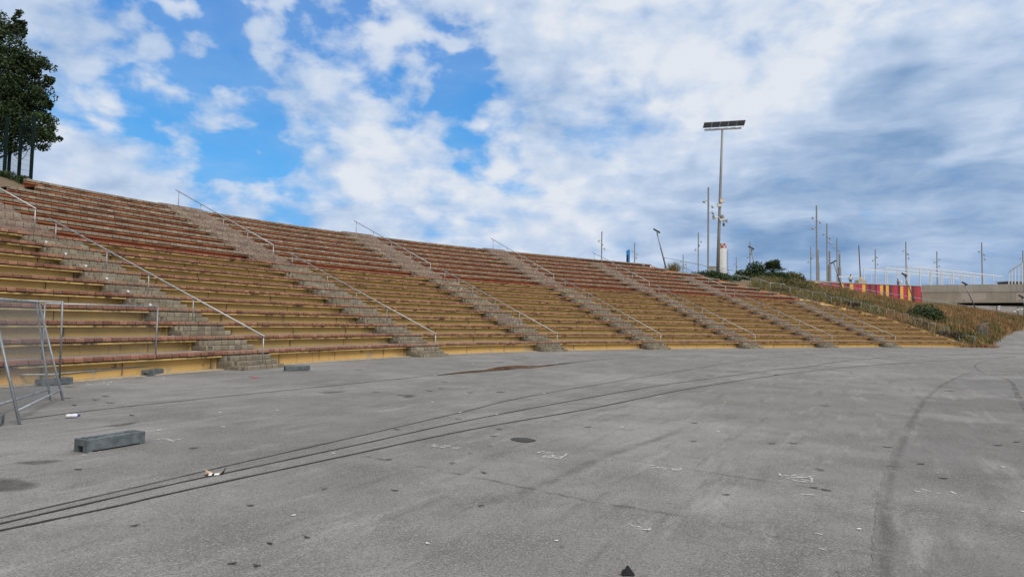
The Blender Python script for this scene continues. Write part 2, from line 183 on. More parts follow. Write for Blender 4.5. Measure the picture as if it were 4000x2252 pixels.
# ---------------------------------------------------------------- mesh helpers
def tag(o, label=None, cat=None, group=None, kind=None):
    if label: o['label'] = label
    if cat: o['category'] = cat
    if group: o['group'] = group
    if kind: o['kind'] = kind
    return o
def empty(name, loc, label, cat, group=None, rz=0.0):
    o = bpy.data.objects.new(name, None); COL.objects.link(o); o.location = loc; o.rotation_euler = (0, 0, rz)
    o.empty_display_size = 0.3
    return tag(o, label, cat, group)
class MB:
    """collects geometry in one mesh; build() links it"""
    def __init__(s): s.v = []; s.f = []; s.m = []; s.tn = []; s.uv = []; s.tone = 0.5; s.mi = 0
    def face(s, idx, uv=None):
        s.f.append(tuple(idx)); s.m.append(s.mi); s.tn.append(s.tone); s.uv.append(uv)
    def quad(s, a, b, c, d, uv=None):
        i = len(s.v); s.v += [tuple(a), tuple(b), tuple(c), tuple(d)]; s.face((i, i+1, i+2, i+3), uv)
    def tri(s, a, b, c):
        i = len(s.v); s.v += [tuple(a), tuple(b), tuple(c)]; s.face((i, i+1, i+2))
    def hexa(s, bot, top):
        i = len(s.v); s.v += [tuple(p) for p in bot] + [tuple(p) for p in top]
        s.face((i+3, i+2, i+1, i)); s.face((i+4, i+5, i+6, i+7))
        for a in range(4):
            b = (a + 1) % 4; s.face((i+a, i+b, i+4+b, i+4+a))
    def box(s, x0, x1, y0, y1, z0, z1):
        s.hexa([(x0,y0,z0),(x1,y0,z0),(x1,y1,z0),(x0,y1,z0)], [(x0,y0,z1),(x1,y0,z1),(x1,y1,z1),(x0,y1,z1)])
    def obox(s, c, u, v, wv, hu, hv, hw):
        c = Vector(c); u = Vector(u) * hu; v = Vector(v) * hv; wv = Vector(wv) * hw
        s.hexa([c-u-v-wv, c+u-v-wv, c+u+v-wv, c-u+v-wv], [c-u-v+wv, c+u-v+wv, c+u+v+wv, c-u+v+wv])
    def prism(s, pts, z0, z1):
        n = len(pts); i = len(s.v)
        s.v += [(p[0], p[1], z0) for p in pts] + [(p[0], p[1], z1) for p in pts]
        s.face(tuple(range(i+n-1, i-1, -1))); s.face(tuple(range(i+n, i+2*n)))
        for a in range(n):
            b = (a + 1) % n; s.face((i+a, i+b, i+n+b, i+n+a))
    def tube(s, pts, rad, n=8, caps=True):
        pts = [Vector(p) for p in pts]; k = len(pts)
        if not isinstance(rad, (list, tuple)): rad = [rad] * k
        i0 = len(s.v); prev = None
        for j, p in enumerate(pts):
            d = (pts[min(j+1, k-1)] - pts[max(j-1, 0)])
            if d.length < 1e-9: d = Vector((0, 0, 1))
            d.normalize()
            if prev is None:
                a = Vector((0, 0, 1)) if abs(d.z) < 0.9 else Vector((1, 0, 0))
                u = d.cross(a).normalized()
            else:
                u = (prev - d * prev.dot(d))
                u = u.normalized() if u.length > 1e-6 else d.orthogonal().normalized()
            prev = u; q = d.cross(u)
            for a in range(n):
                an = 2 * math.pi * a / n
                s.v.append(tuple(p + (u * math.cos(an) + q * math.sin(an)) * rad[j]))
        for j in range(k - 1):
            for a in range(n):
                b = (a + 1) % n; x = i0 + j * n; s.face((x+a, x+b, x+n+b, x+n+a))
        if caps:
            s.face(tuple(range(i0+n-1, i0-1, -1))); x = i0 + (k-1)*n; s.face(tuple(range(x, x+n)))
    def ball(s, c, rx, ry, rz, nu=8, nv=5, jit=0.0):
        i0 = len(s.v)
        for j in range(nv + 1):
            th = math.pi * j / nv
            for a in range(nu):
                an = 2 * math.pi * a / nu; k = 1 + rnd.uniform(-jit, jit)
                s.v.append((c[0] + rx*k*math.sin(th)*math.cos(an), c[1] + ry*k*math.sin(th)*math.sin(an), c[2] + rz*k*math.cos(th)))
        for j in range(nv):
            for a in range(nu):
                b = (a+1) % nu; x = i0 + j*nu; s.face((x+a, x+nu+a, x+nu+b, x+b))
    def build(s, name, mats, parent=None, org=None, smooth=False, uv=False, tone=False):
        if parent is not None and org is None: org = tuple(parent.location)
        if org is None: org = (0, 0, 0)
        me = bpy.data.meshes.new(name)
        me.from_pydata([(x-org[0], y-org[1], z-org[2]) for x, y, z in s.v], [], s.f)
        if not isinstance(mats, (list, tuple)): mats = [mats]
        for m in mats: me.materials.append(m)
        if len(mats) > 1: me.polygons.foreach_set('material_index', s.m)
        if smooth: me.polygons.foreach_set('use_smooth', [True] * len(s.f))
        if tone:
            a = me.attributes.new('tone', 'FLOAT', 'FACE'); a.data.foreach_set('value', s.tn)
        if uv:
            l = me.uv_layers.new(name='UVMap'); fl = []
            for f, u in zip(s.f, s.uv):
                for q in range(len(f)): fl += list(u[q]) if u else [0.0, 0.0]
            l.data.foreach_set('uv', fl)
        me.update()
        o = bpy.data.objects.new(name, me); COL.objects.link(o)
        if parent is not None:
            o.parent = parent; pl = parent.location if parent.type == 'EMPTY' else Vector((0, 0, 0))
            o.location = Vector(org) - (Vector(pl) if parent.type == 'EMPTY' else Vector(org))
        else: o.location = org
        return o
def sub(mb, name, mats, parent, **kw):
    """a sub-part: parent is a part mesh that itself hangs under a thing; geometry given in the same coordinates"""
    g = parent.parent
    o = mb.build(name, mats, None, org=tuple(g.location), **kw)
    o.parent = parent; o.location = (0, 0, 0)
    return o
def copy_tree(o, parent=None):
    c = o.copy(); COL.objects.link(c)
    if parent is not None: c.parent = parent
    for ch in list(o.children): copy_tree(ch, c)
    return c

# ---------------------------------------------------------------- plan curve of the grandstand
def phi(t):
    return sum(a * t ** i for i, a in enumerate(PHI))
TN = 1400; T0, T1 = -2.2, 8.0
_ts = [T0 + (T1 - T0) * i / (TN - 1) for i in range(TN)]
_xs = [0.0]; _ys = [0.0]
for i in range(1, TN):
    h_ = (phi(_ts[i-1]) + phi(_ts[i])) / 2; ds_ = (_ts[i] - _ts[i-1]) * BAY
    _xs.append(_xs[-1] + math.cos(h_) * ds_); _ys.append(_ys[-1] + math.sin(h_) * ds_)
def _interp(arr, t):
    f = (t - T0) / (T1 - T0) * (TN - 1); i = min(max(int(f), 0), TN - 2); f -= i
    return arr[i] * (1 - f) + arr[i+1] * f
_ox = X0 - _interp(_xs, 0.0); _oy = Y0 - _interp(_ys, 0.0)
def plan(t, q):
    a = phi(t); return (_interp(_xs, t) + _ox - math.sin(a) * q, _interp(_ys, t) + _oy + math.cos(a) * q)
def qk(k): return (min(k, 10) - 1) * TD + max(k - 10, 0) * TD2
def zk(k): return Z1 + (min(k, 10) - 1) * RZ + max(k - 10, 0) * RZ2
def topk(k): return 0.18 if k <= 10 else 0.20
TOP = 0.18                      # from the ledge underside to the top of the brick coping
def tz(k): return zk(k) + topk(k) if k > 0 else 0.0
def aisle_t(a, q, red, s=0.0):  # left edge of flight a at offset q, plus s metres along the row
    return a + DT[a] + (q * math.tan(SKEW[a]) + (OFF if red else 0.0) + s) / BAY
# ---------------------------------------------------------------- materials
def f_paint(base, old, grime, joint=3.1):
    def fn(t, b):
        p = pos(t); u = uvc(t)
        n = t.noise(p, 1.3, 6, 0.6); n2 = t.noise(p, 14, 5, 0.65)
        c = t.mix(t.rng(n, 0.35, 0.7), base, old)
        c = t.mix(t.rng(n2, 0.55, 0.8, 0, 0.35), c, tuple(x * 0.72 for x in base))
        sx = t.new('ShaderNodeSeparateXYZ'); t.l.new(u, sx.inputs[0])
        # run-off streaks: narrow across, long down the face
        st = t.noise(t.scl(u, (5.0, 0.7, 1)), 1.0, 6, 0.7)
        big = t.noise(t.scl(u, (0.35, 0.2, 1)), 1.0, 3, 0.5)
        sm = t.math('MULTIPLY', t.rng(st, 0.54, 0.70), t.rng(big, 0.42, 0.62))
        c = t.mix(t.math('MULTIPLY', sm, 0.72), c, grime)
        fr = t.math('FRACT', t.math('DIVIDE', sx.outputs[0], joint))
        jt = t.rng(t.math('ABSOLUTE', t.math('SUBTRACT', fr, 0.5)), 0.003, 0.0065, 1.0, 0.0)
        jw = t.math('MULTIPLY', t.rng(t.math('ABSOLUTE', t.math('SUBTRACT', fr, 0.5)), 0.004, 0.035, 1.0, 0.0), t.rng(t.noise(t.scl(u, (3, 3, 1)), 1.0, 4, .6), 0.45, 0.65))
        c = t.mix(t.math('MULTIPLY', jw, 0.5), c, grime)
        c = t.mix(t.math('MULTIPLY', jt, 0.85), c, (0.02, 0.017, 0.012))
        gr = t.math('MULTIPLY', attr(t), t.rng(t.noise(p, 3.5, 6, 0.7), 0.30, 0.62, 0.25, 1.0))  # riser darkening beside the stairs: dirt plus painted shade
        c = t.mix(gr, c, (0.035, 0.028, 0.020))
        bump(t, b, n2, 0.25, 0.01)
        return c
    return fn
M = {}
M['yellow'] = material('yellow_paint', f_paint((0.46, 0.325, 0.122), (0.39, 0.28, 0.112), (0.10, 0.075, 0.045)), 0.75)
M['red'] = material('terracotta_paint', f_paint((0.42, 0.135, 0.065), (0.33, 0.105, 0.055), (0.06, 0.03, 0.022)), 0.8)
def f_ledge(base, old, grime, amt):
    def fn(t, b):
        p = pos(t)
        n = t.noise(p, 2.2, 6, 0.6); n2 = t.noise(p, 1.1, 8, 0.75)
        c = t.mix(t.rng(n, 0.35, 0.7), base, old)
        c = t.mix(t.math('MULTIPLY', t.rng(n2, 0.49, 0.62), amt), c, grime)
        bump(t, b, n, 0.3, 0.01)
        return c
    return fn
M['ledge_y'] = material('ledge_lit_yellow_paint', f_ledge((0.62, 0.45, 0.17), (0.50, 0.36, 0.14), (0.045, 0.035, 0.025), 0.9), 0.75)  # riser yellow made lighter: top light on the ledge is in the colour
M['ledge_r'] = material('ledge_lit_orange_paint', f_ledge((0.52, 0.22, 0.10), (0.38, 0.15, 0.07), (0.05, 0.03, 0.022), 0.6), 0.75)  # riser terracotta lightened likewise, top light put into the colour
def f_firstwall(t, b):
    c = f_paint((0.56, 0.37, 0.13), (0.52, 0.32, 0.12), (0.06, 0.05, 0.04))(t, b)
    p = pos(t)
    patch = t.rng(t.noise(p, 1.7, 8, 0.72), 0.57, 0.63)
    c = t.mix(t.math('MULTIPLY', patch, 0.8), c, (0.34, 0.29, 0.21))
    blk = t.rng(t.noise(t.vm('ADD', p, (9, 3, 0)), 1.2, 7, 0.7), 0.60, 0.66)
    return t.mix(t.math('MULTIPLY', blk, 0.85), c, (0.05, 0.043, 0.035))
M['base_wall'] = material('stained_base_wall', f_firstwall, 0.85)
def f_brick(cols, mort=None):
    def fn(t, b):
        p = pos(t); k = attr(t)
        c = t.ramp(k, [(i / (len(cols) - 1), c) for i, c in enumerate(cols)])
        n = t.noise(p, 9, 6, 0.65); n3 = t.noise(p, 0.8, 5, 0.6)
        c = t.mix(t.rng(n, 0.35, 0.75, 0.0, 0.45), c, tuple(x * 0.55 for x in cols[0]))
        c = t.mix(t.rng(n3, 0.5, 0.75, 0.0, 0.4), c, (0.085, 0.075, 0.062))
        lich = t.rng(t.noise(p, 26, 4, 0.6), 0.62, 0.74)
        c = t.mix(t.math('MULTIPLY', lich, 0.35), c, (0.42, 0.38, 0.31))
        bump(t, b, n, 0.5, 0.012)
        return c
    return fn
M['brick_red'] = material('red_coping_brick', f_brick([(0.14, 0.058, 0.038), (0.25, 0.112, 0.07), (0.19, 0.092, 0.063), (0.33, 0.16, 0.10), (0.23, 0.16, 0.115)]), 0.9)
M['brick_grey'] = material('grey_coping_brick', f_brick([(0.17, 0.14, 0.105), (0.25, 0.21, 0.155), (0.20, 0.17, 0.13), (0.31, 0.265, 0.20), (0.23, 0.175, 0.135)]), 0.9)
M['step_grey'] = material('grey_step_block', f_brick([(0.165, 0.14, 0.10), (0.24, 0.205, 0.15), (0.20, 0.175, 0.13), (0.30, 0.26, 0.19)]), 0.92)
M['step_red'] = material('rose_step_block', f_brick([(0.18, 0.115, 0.09), (0.235, 0.155, 0.125), (0.21, 0.165, 0.13), (0.28, 0.205, 0.165)]), 0.92)
def f_core(t, b):
    p = pos(t); n = t.noise(p, 5, 6, 0.65)
    bump(t, b, n, 0.5, 0.02)
    return t.mix(t.rng(n, 0.35, 0.65), (0.075, 0.064, 0.052), (0.17, 0.15, 0.12))
M['step_core'] = material('mossy_mortar', f_core, 0.95)
def f_tread(t, b):
    p = pos(t); n = t.noise(p, 3, 6, 0.65); n2 = t.noise(p, 30, 3, 0.6)
    c = t.mix(t.rng(n, 0.35, 0.65), (0.27, 0.20, 0.165), (0.20, 0.165, 0.14))
    return t.mix(t.rng(n2, 0.5, 0.8, 0, .3), c, (0.10, 0.08, 0.07))
M['tread'] = material('dusty_tread', f_tread, 0.92)
def f_kerb(t, b):
    n = t.noise(pos(t), 4, 6, 0.65)
    return t.mix(t.rng(n, 0.35, 0.65), (0.42, 0.34, 0.22), (0.28, 0.23, 0.16))
M['kerb'] = material('sandy_mortar_strip', f_kerb, 0.95)

def f_asphalt(dark):
    def fn(t, b):
        p = pos(t)
        big = t.noise(p, 0.11, 5, 0.55); mid = t.noise(p, 0.75, 6, 0.62); sm = t.noise(p, 5.0, 6, 0.7)
        c = t.mix(t.rng(big, 0.3, 0.7), (0.165 * dark, 0.160 * dark, 0.153 * dark), (0.200 * dark, 0.196 * dark, 0.191 * dark))
        c = t.mix(t.rng(mid, 0.40, 0.62, 0.0, 0.8), c, (0.128 * dark, 0.123 * dark, 0.116 * dark))
        pale_dust = t.noise(t.vm('ADD', p, (50, 9, 0)), 0.22, 6, 0.65)  # broad paler, dusty patches
        c = t.mix(t.rng(pale_dust, 0.48, 0.66, 0.0, 0.55), c, (0.27, 0.265, 0.255))
        # drawn-out scuffs left by sweeping and tyres
        rot = t.new('ShaderNodeMapping'); t.l.new(p, rot.inputs[0]); rot.inputs['Rotation'].default_value = (0, 0, R(-62))
        sc = t.noise(t.scl(rot.outputs[0], (0.45, 3.2, 1)), 1.0, 6, 0.7)
        c = t.mix(t.rng(sc, 0.52, 0.68, 0.0, 0.60), c, (0.10, 0.096, 0.092))
        sc2 = t.noise(t.scl(t.vm('ADD', rot.outputs[0], (31, 7, 0)), (0.5, 2.6, 1)), 1.0, 6, 0.7)
        c = t.mix(t.rng(sc2, 0.53, 0.70, 0.0, 0.50), c, (0.30, 0.29, 0.275))
        c = t.mix(t.rng(sm, 0.5, 0.75, 0.0, 0.4), c, (0.12, 0.114, 0.106))
        # aggregate
        ag = t.vor(p, 95, out='Color'); sa = t.new('ShaderNodeSeparateColor'); t.l.new(ag, sa.inputs[0])
        wear = t.rng(mid, 0.35, 0.6, 0.35, 1.0)
        c = t.mix(t.math('MULTIPLY', t.rng(sa.outputs[0], 0.80, 0.95), t.math('MULTIPLY', wear, 0.45)), c, (0.36, 0.345, 0.32))
        c = t.mix(t.math('MULTIPLY', t.rng(sa.outputs[0], 0.30, 0.10), 0.55), c, (0.065, 0.062, 0.058))
        # old dark spots of gum and oil
        wp = t.vm('ADD', p, t.vm('SCALE', t.noise(p, 2.5, 3, 0.5, col=True), scale=0.22))
        v = t.vor(wp, 1.25); vc = t.vor(wp, 1.25, out='Color'); s2 = t.new('ShaderNodeSeparateColor'); t.l.new(vc, s2.inputs[0])
        rad = t.rng(s2.outputs[1], 0.0, 1.0, 0.006, 0.036, smooth=False)
        sp_ = t.math('MULTIPLY', t.math('LESS_THAN', v, rad), t.math('GREATER_THAN', s2.outputs[0], 0.62))
        c = t.mix(t.math('MULTIPLY', sp_, 0.55), c, (0.055, 0.052, 0.05))
        v2 = t.vor(wp, 4.3); vc2 = t.vor(wp, 4.3, out='Color'); s3 = t.new('ShaderNodeSeparateColor'); t.l.new(vc2, s3.inputs[0])
        sp2 = t.math('MULTIPLY', t.math('LESS_THAN', v2, 0.06), t.math('GREATER_THAN', s3.outputs[0], 0.80))
        c = t.mix(t.math('MULTIPLY', sp2, 0.5), c, (0.06, 0.057, 0.054))
        h = t.math('ADD', t.math('MULTIPLY', t.vor(p, 95), 0.6), t.math('MULTIPLY', sm, 1.2))
        bump(t, b, h, 0.35, 0.006)
        return c
    return fn
M['asphalt'] = material('worn_asphalt', f_asphalt(1.0), 0.9, spec=0.25)
M['asphalt2'] = material('newer_asphalt_lane', f_asphalt(0.80), 0.88, spec=0.3)
M['joint'] = material('dark_sealed_joint', lambda t, b: t.mix(t.noise(pos(t), 6, 4), (0.02, 0.019, 0.018), (0.05, 0.046, 0.042)), 0.9)
def f_crack(t, b):
    n = t.noise(pos(t), 3.0, 6, 0.7)
    t.put(b.inputs['Alpha'], t.rng(n, 0.40, 0.66, 0.0, 0.55))
    return (0.075, 0.071, 0.066)
M['crack'] = material('faint_crack', f_crack, 0.95)
def f_stain(t, b):
    u = uvc(t); sx = t.new('ShaderNodeSeparateXYZ'); t.l.new(u, sx.inputs[0])
    n = t.noise(pos(t), 3.0, 6, 0.65)
    a = t.math('MULTIPLY', t.rng(sx.outputs[0], 0.0, 0.55), t.rng(n, 0.25, 0.6, 0.35, 1.0))
    t.put(b.inputs['Alpha'], t.math('MULTIPLY', a, 0.5))
    return (0.06, 0.055, 0.05)
M['stain'] = material('old_oil_stain', f_stain, 0.8)
def f_faint(t, b):
    u = uvc(t); sx = t.new('ShaderNodeSeparateXYZ'); t.l.new(u, sx.inputs[0])
    n = t.noise(pos(t), 1.3, 7, 0.7)
    t.put(b.inputs['Alpha'], t.math('MULTIPLY', t.rng(sx.outputs[0], 0.0, 1.0), t.rng(n, 0.35, 0.65, 0.02, 0.30)))
    return (0.07, 0.066, 0.062)
M['faint_band'] = material('faint_tyre_dirt', f_faint, 0.9)
M['stain_dark'] = material('fresh_oil_stain', lambda t, b: t.mix(t.noise(pos(t), 30, 4), (0.022, 0.021, 0.02), (0.06, 0.057, 0.053)), 0.75)
def f_chalk(t, b):
    n = t.noise(pos(t), 26, 5, 0.7)
    t.put(b.inputs['Alpha'], t.rng(n, 0.38, 0.58, 0.0, 0.85))
    return (0.58, 0.57, 0.55)
M['chalk'] = material('worn_white_paint', f_chalk, 0.9)
M['red_chalk'] = material('worn_red_paint', lambda t, b: (0.45, 0.06, 0.07), 0.9)
M['water'] = material('muddy_water', lambda t, b: (0.030, 0.022, 0.013), 0.03, spec=0.9)
def f_galv(t, b):
    n = t.noise(pos(t), 9, 5, 0.65)
    t.put(b.inputs['Roughness'], t.rng(n, 0.3, 0.7, 0.38, 0.6))
    return t.mix(t.rng(n, 0.3, 0.7), (0.27, 0.285, 0.295), (0.42, 0.44, 0.455))
M['galv'] = material('galvanised_steel', f_galv, 0.45, 0.65)
M['galv_dull'] = material('dull_galvanised_tube', lambda t, b: t.mix(t.noise(pos(t), 12, 5), (0.13, 0.145, 0.155), (0.27, 0.29, 0.31)), 0.5, 0.5)
M['pole'] = material('grey_steel_pole', lambda t, b: t.mix(t.noise(pos(t), 3, 5), (0.20, 0.20, 0.20), (0.30, 0.30, 0.295)), 0.6, 0.3)
M['lamp_metal'] = material('lamp_aluminium', lambda t, b: t.mix(t.noise(pos(t), 3, 3), (0.20, 0.21, 0.22), (0.32, 0.33, 0.35)), 0.45, 0.5)
M['dark_metal'] = material('dark_lamp_housing', lambda t, b: t.mix(t.noise(pos(t), 5, 3), (0.035, 0.04, 0.045), (0.07, 0.075, 0.08)), 0.5, 0.3)
M['glass_dark'] = material('lamp_glass', lambda t, b: t.mix(t.noise(pos(t), 6, 3), (0.04, 0.045, 0.05), (0.09, 0.10, 0.11)), 0.15, 0.0, 0.6)
M['white_paint'] = material('white_paint', lambda t, b: t.mix(t.noise(pos(t), 2, 5), (0.50, 0.53, 0.56), (0.62, 0.65, 0.67)), 0.6)
M['cream_box'] = material('cream_enclosure', lambda t, b: t.mix(t.noise(pos(t), 3, 5), (0.50, 0.49, 0.43), (0.60, 0.59, 0.52)), 0.6)
M['horn'] = material('pale_plastic', lambda t, b: t.mix(t.noise(pos(t), 5, 4), (0.50, 0.50, 0.47), (0.62, 0.62, 0.58)), 0.5)
def f_block(t, b):
    p = pos(t); n = t.noise(p, 8, 6, 0.65); n2 = t.noise(p, 60, 4, 0.7)
    c = t.mix(t.rng(n, 0.35, 0.68), (0.068, 0.082, 0.088), (0.125, 0.145, 0.152))
    c = t.mix(t.rng(n2, 0.55, 0.75, 0, .35), c, (0.19, 0.20, 0.20))
    bump(t, b, n2, 0.3, 0.004)
    return c
M['block'] = material('recycled_grey_plastic', f_block, 0.6)
M['recess_shade'] = material('black_recess_shade', lambda t, b: t.mix(t.noise(pos(t), 9, 3), (0.012, 0.012, 0.012), (0.025, 0.025, 0.024)), 0.9)  # near-black colour paints the shade inside gaps and slots
M['green_metal'] = material('dark_green_coated_steel', lambda t, b: t.mix(t.noise(pos(t), 5, 4), (0.004, 0.012, 0.012), (0.008, 0.020, 0.019)), 0.8, spec=0.1)
def f_conc(a, c2, stain):
    def fn(t, b):
        p = pos(t); n = t.noise(p, 0.5, 6, 0.6); n2 = t.noise(p, 4, 6, 0.7)
        c = t.mix(t.rng(n, 0.35, 0.65), a, c2)
        s = t.noise(t.scl(p, (1.6, 1.6, 0.16)), 1.0, 6, 0.7)
        c = t.mix(t.rng(s, 0.52, 0.68, 0, 0.55), c, stain)
        c = t.mix(t.rng(n2, 0.5, 0.8, 0, 0.3), c, tuple(x * .7 for x in a))
        bump(t, b, n2, 0.3, 0.02)
        return c
    return fn
M['conc'] = material('weathered_concrete', f_conc((0.42, 0.385, 0.33), (0.34, 0.315, 0.275), (0.27, 0.245, 0.21)), 0.9)
M['conc_stain'] = material('streaked_concrete', f_conc((0.41, 0.36, 0.28), (0.33, 0.295, 0.235), (0.22, 0.195, 0.155)), 0.9)
M['conc_light'] = material('pale_concrete', f_conc((0.42, 0.40, 0.38), (0.36, 0.345, 0.33), (0.28, 0.27, 0.26)), 0.9)
M['soffit'] = material('shaded_soffit', lambda t, b: t.mix(t.noise(pos(t), 1, 5), (0.02, 0.02, 0.02), (0.05, 0.048, 0.045)), 0.95)  # underside shade put into a near-black concrete colour
M['coping'] = material('stone_coping', lambda t, b: t.mix(t.noise(pos(t), 2, 5), (0.36, 0.33, 0.28), (0.26, 0.24, 0.21)), 0.9)
def flat(name, c, rough=0.8, s=0.8):
    return material(name, lambda t, b: t.mix(t.noise(pos(t), 3, 5, 0.65), tuple(x * s for x in c), c), rough)
for nm, c in [('tile_pink', (0.44, 0.045, 0.085)), ('tile_brick', (0.27, 0.06, 0.045)), ('tile_plum', (0.14, 0.028, 0.07)), ('tile_yellow', (0.72, 0.40, 0.065)), ('tile_red', (0.36, 0.05, 0.05))]:
    M[nm] = flat(nm, c)
M['chimney'] = material('pale_chimney_concrete', f_conc((0.46, 0.46, 0.45), (0.40, 0.40, 0.40), (0.32, 0.32, 0.32)), 0.9)
M['chimney_dark'] = material('grey_chimney_concrete', f_conc((0.27, 0.26, 0.255), (0.22, 0.215, 0.21), (0.15, 0.15, 0.15)), 0.9)
M['chk_red'] = flat('warning_red', (0.42, 0.05, 0.04)); M['chk_white'] = flat('warning_white', (0.50, 0.48, 0.45))
M['blue_sign'] = flat('blue_panel', (0.03, 0.22, 0.55)); M['navy'] = flat('navy_panel', (0.012, 0.02, 0.045))
M['rust'] = flat('rusty_brown_pole', (0.17, 0.105, 0.07)); M['yellow_bag'] = flat('yellow_plastic', (0.80, 0.66, 0.03))
M['cabinet'] = flat('grey_cabinet_paint', (0.42, 0.44, 0.42), 0.6)
M['brown_earth'] = flat('dry_earth', (0.17, 0.125, 0.08), 0.95, 0.6)
M['skin'] = flat('skin', (0.30, 0.16, 0.10)); M['shirt'] = flat('white_cloth', (0.72, 0.70, 0.66)); M['trousers'] = flat('dark_cloth', (0.05, 0.055, 0.07)); M['hair'] = flat('dark_hair', (0.02, 0.015, 0.012))
M['paper'] = flat('white_paper', (0.78, 0.78, 0.76)); M['leaf_dead'] = flat('dark_dead_leaf', (0.045, 0.035, 0.03)); M['beige'] = flat('beige_peel', (0.52, 0.37, 0.24)); M['black'] = flat('black_scrap', (0.014, 0.013, 0.012))
M['clear_plastic'] = flat('cloudy_clear_plastic', (0.66, 0.68, 0.74), 0.25); M['cap_blue'] = flat('blue_cap', (0.03, 0.06, 0.30), 0.4)
M['stone'] = flat('black_rubber', (0.018, 0.019, 0.022), 0.6)
def f_leaf(cols, spots=0.7):
    def fn(t, b):
        k = attr(t); c = t.ramp(k, [(i / (len(cols) - 1), c) for i, c in enumerate(cols)])
        n = t.noise(pos(t), spots, 4, 0.6)
        c = t.mix(t.rng(n, 0.4, 0.7, 0, 0.5), c, tuple(x * 0.6 for x in cols[0]))
        return c
    return fn
M['tree_leaf'] = material('dark_green_leaves', f_leaf([(0.014, 0.030, 0.009), (0.024, 0.048, 0.014), (0.045, 0.078, 0.024)]), 0.6)
M['bush_leaf'] = material('bush_leaves', f_leaf([(0.022, 0.045, 0.016), (0.04, 0.072, 0.022), (0.07, 0.105, 0.035)]), 0.65)
M['olive_leaf'] = material('olive_shrub_leaves', f_leaf([(0.085, 0.085, 0.030), (0.13, 0.125, 0.045), (0.20, 0.17, 0.07)]), 0.8)
M['brown_twig'] = material('brown_shrub_twigs', f_leaf([(0.055, 0.038, 0.028), (0.085, 0.06, 0.042), (0.12, 0.085, 0.05)]), 0.9)
M['palm_leaf'] = material('palm_fronds', f_leaf([(0.035, 0.060, 0.028), (0.07, 0.11, 0.05), (0.13, 0.175, 0.09)]), 0.5)
M['dry_grass'] = material('dry_grass_blades', f_leaf([(0.17, 0.125, 0.05), (0.30, 0.15, 0.07), (0.38, 0.22, 0.10), (0.46, 0.33, 0.16)], 0.25), 0.9)
M['olive_grass'] = material('olive_grass_blades', f_leaf([(0.12, 0.115, 0.045), (0.22, 0.19, 0.08), (0.34, 0.27, 0.13)], 0.3), 0.9)
M['green_weed'] = material('green_weeds', f_leaf([(0.05, 0.075, 0.022), (0.085, 0.125, 0.035), (0.15, 0.17, 0.06)], 0.5), 0.8)
M['bark'] = flat('dark_bark', (0.06, 0.045, 0.035), 0.95, 0.6)
M['sand'] = flat('path_surface', (0.30, 0.27, 0.22), 0.95, 0.85)
# ================================================================ ground
def lerp(a, b, f): return a + (b - a) * f
def sstep(a, b, x):
    f = min(max((x - a) / (b - a), 0.0), 1.0); return f * f * (3 - 2 * f)
def gz(x, y):
    return 0.1 * min(max(y - 70.0, 0.0), 50.0) * sstep(44.0, 51.0, x)
def grid_mesh(mb, xs, ys, fn):
    i0 = len(mb.v)
    for y in ys:
        for x in xs: mb.v.append((x, y, fn(x, y)))
    nx = len(xs)
    for j in range(len(ys) - 1):
        for i in range(nx - 1):
            a = i0 + j * nx + i; mb.face((a, a+1, a+nx+1, a+nx))
g = MB()
xs = [-4000, -800, -200, -80, -30, 0, 20, 35, 42] + [44 + i * 0.7 for i in range(11)] + [56, 62, 70, 85, 100, 130, 200, 500, 1500, 4000]
ys = [-2000, -300, -60, 0, 30, 55, 65, 70] + [73, 78, 84, 90, 96, 104, 112, 120, 130, 200, 500, 1500, 5000]
grid_mesh(g, xs, ys, gz)
ground = tag(g.build('ground', M['asphalt']), 'worn grey asphalt floor of the arena', 'ground', kind='structure')

def catmull(pts, n=8):
    out = []; P_ = [pts[0]] + list(pts) + [pts[-1]]
    for i in range(1, len(P_) - 2):
        p0, p1, p2, p3 = P_[i-1:i+3]
        for k in range(n):
            t = k / n
            out.append(tuple(0.5 * ((2*p1[a]) + (-p0[a]+p2[a])*t + (2*p0[a]-5*p1[a]+4*p2[a]-p3[a])*t*t + (-p0[a]+3*p1[a]-3*p2[a]+p3[a])*t**3) for a in (0, 1)))
    out.append(tuple(pts[-1])); return out
def strip(mb, pts, wd, lift, wob=0.0):
    n = len(pts); L_ = []; R_ = []
    for i, p in enumerate(pts):
        a = pts[max(i-1, 0)]; b = pts[min(i+1, n-1)]
        dx, dy = b[0]-a[0], b[1]-a[1]; l = math.hypot(dx, dy) or 1
        w_ = wd[i] if isinstance(wd, list) else wd
        w_ = w_ * (1 + rnd.uniform(-wob, wob)) / 2
        ox, oy = -dy/l*w_, dx/l*w_
        jx = rnd.uniform(-wob, wob) * w_ * 0.6
        L_.append((p[0]+ox+jx, p[1]+oy, gz(*p)+lift)); R_.append((p[0]-ox+jx, p[1]-oy, gz(*p)+lift))
    for i in range(n-1): mb.quad(R_[i], R_[i+1], L_[i+1], L_[i])
# newer lane of asphalt on the right of the arena (4 mm above the ground sheet)
lane = catmull([(2.6, -1.0)] + [tuple(p) for p in LINES['patch']], 10)
mb = MB(); far = [(75, 78), (75, -1)]
ed = []
for p in lane:
    if p[1] < 62 and (not ed or p[1] > ed[-1][1] + .02): ed.append((p[0] + rnd.uniform(-.012, .012) * (1 + p[1] * .05), p[1]))
for i in range(len(ed) - 1):
    a, b = ed[i], ed[i+1]
    mb.quad((a[0], a[1], .004), (75, a[1], .004), (75, b[1], .004), (b[0], b[1], .004))
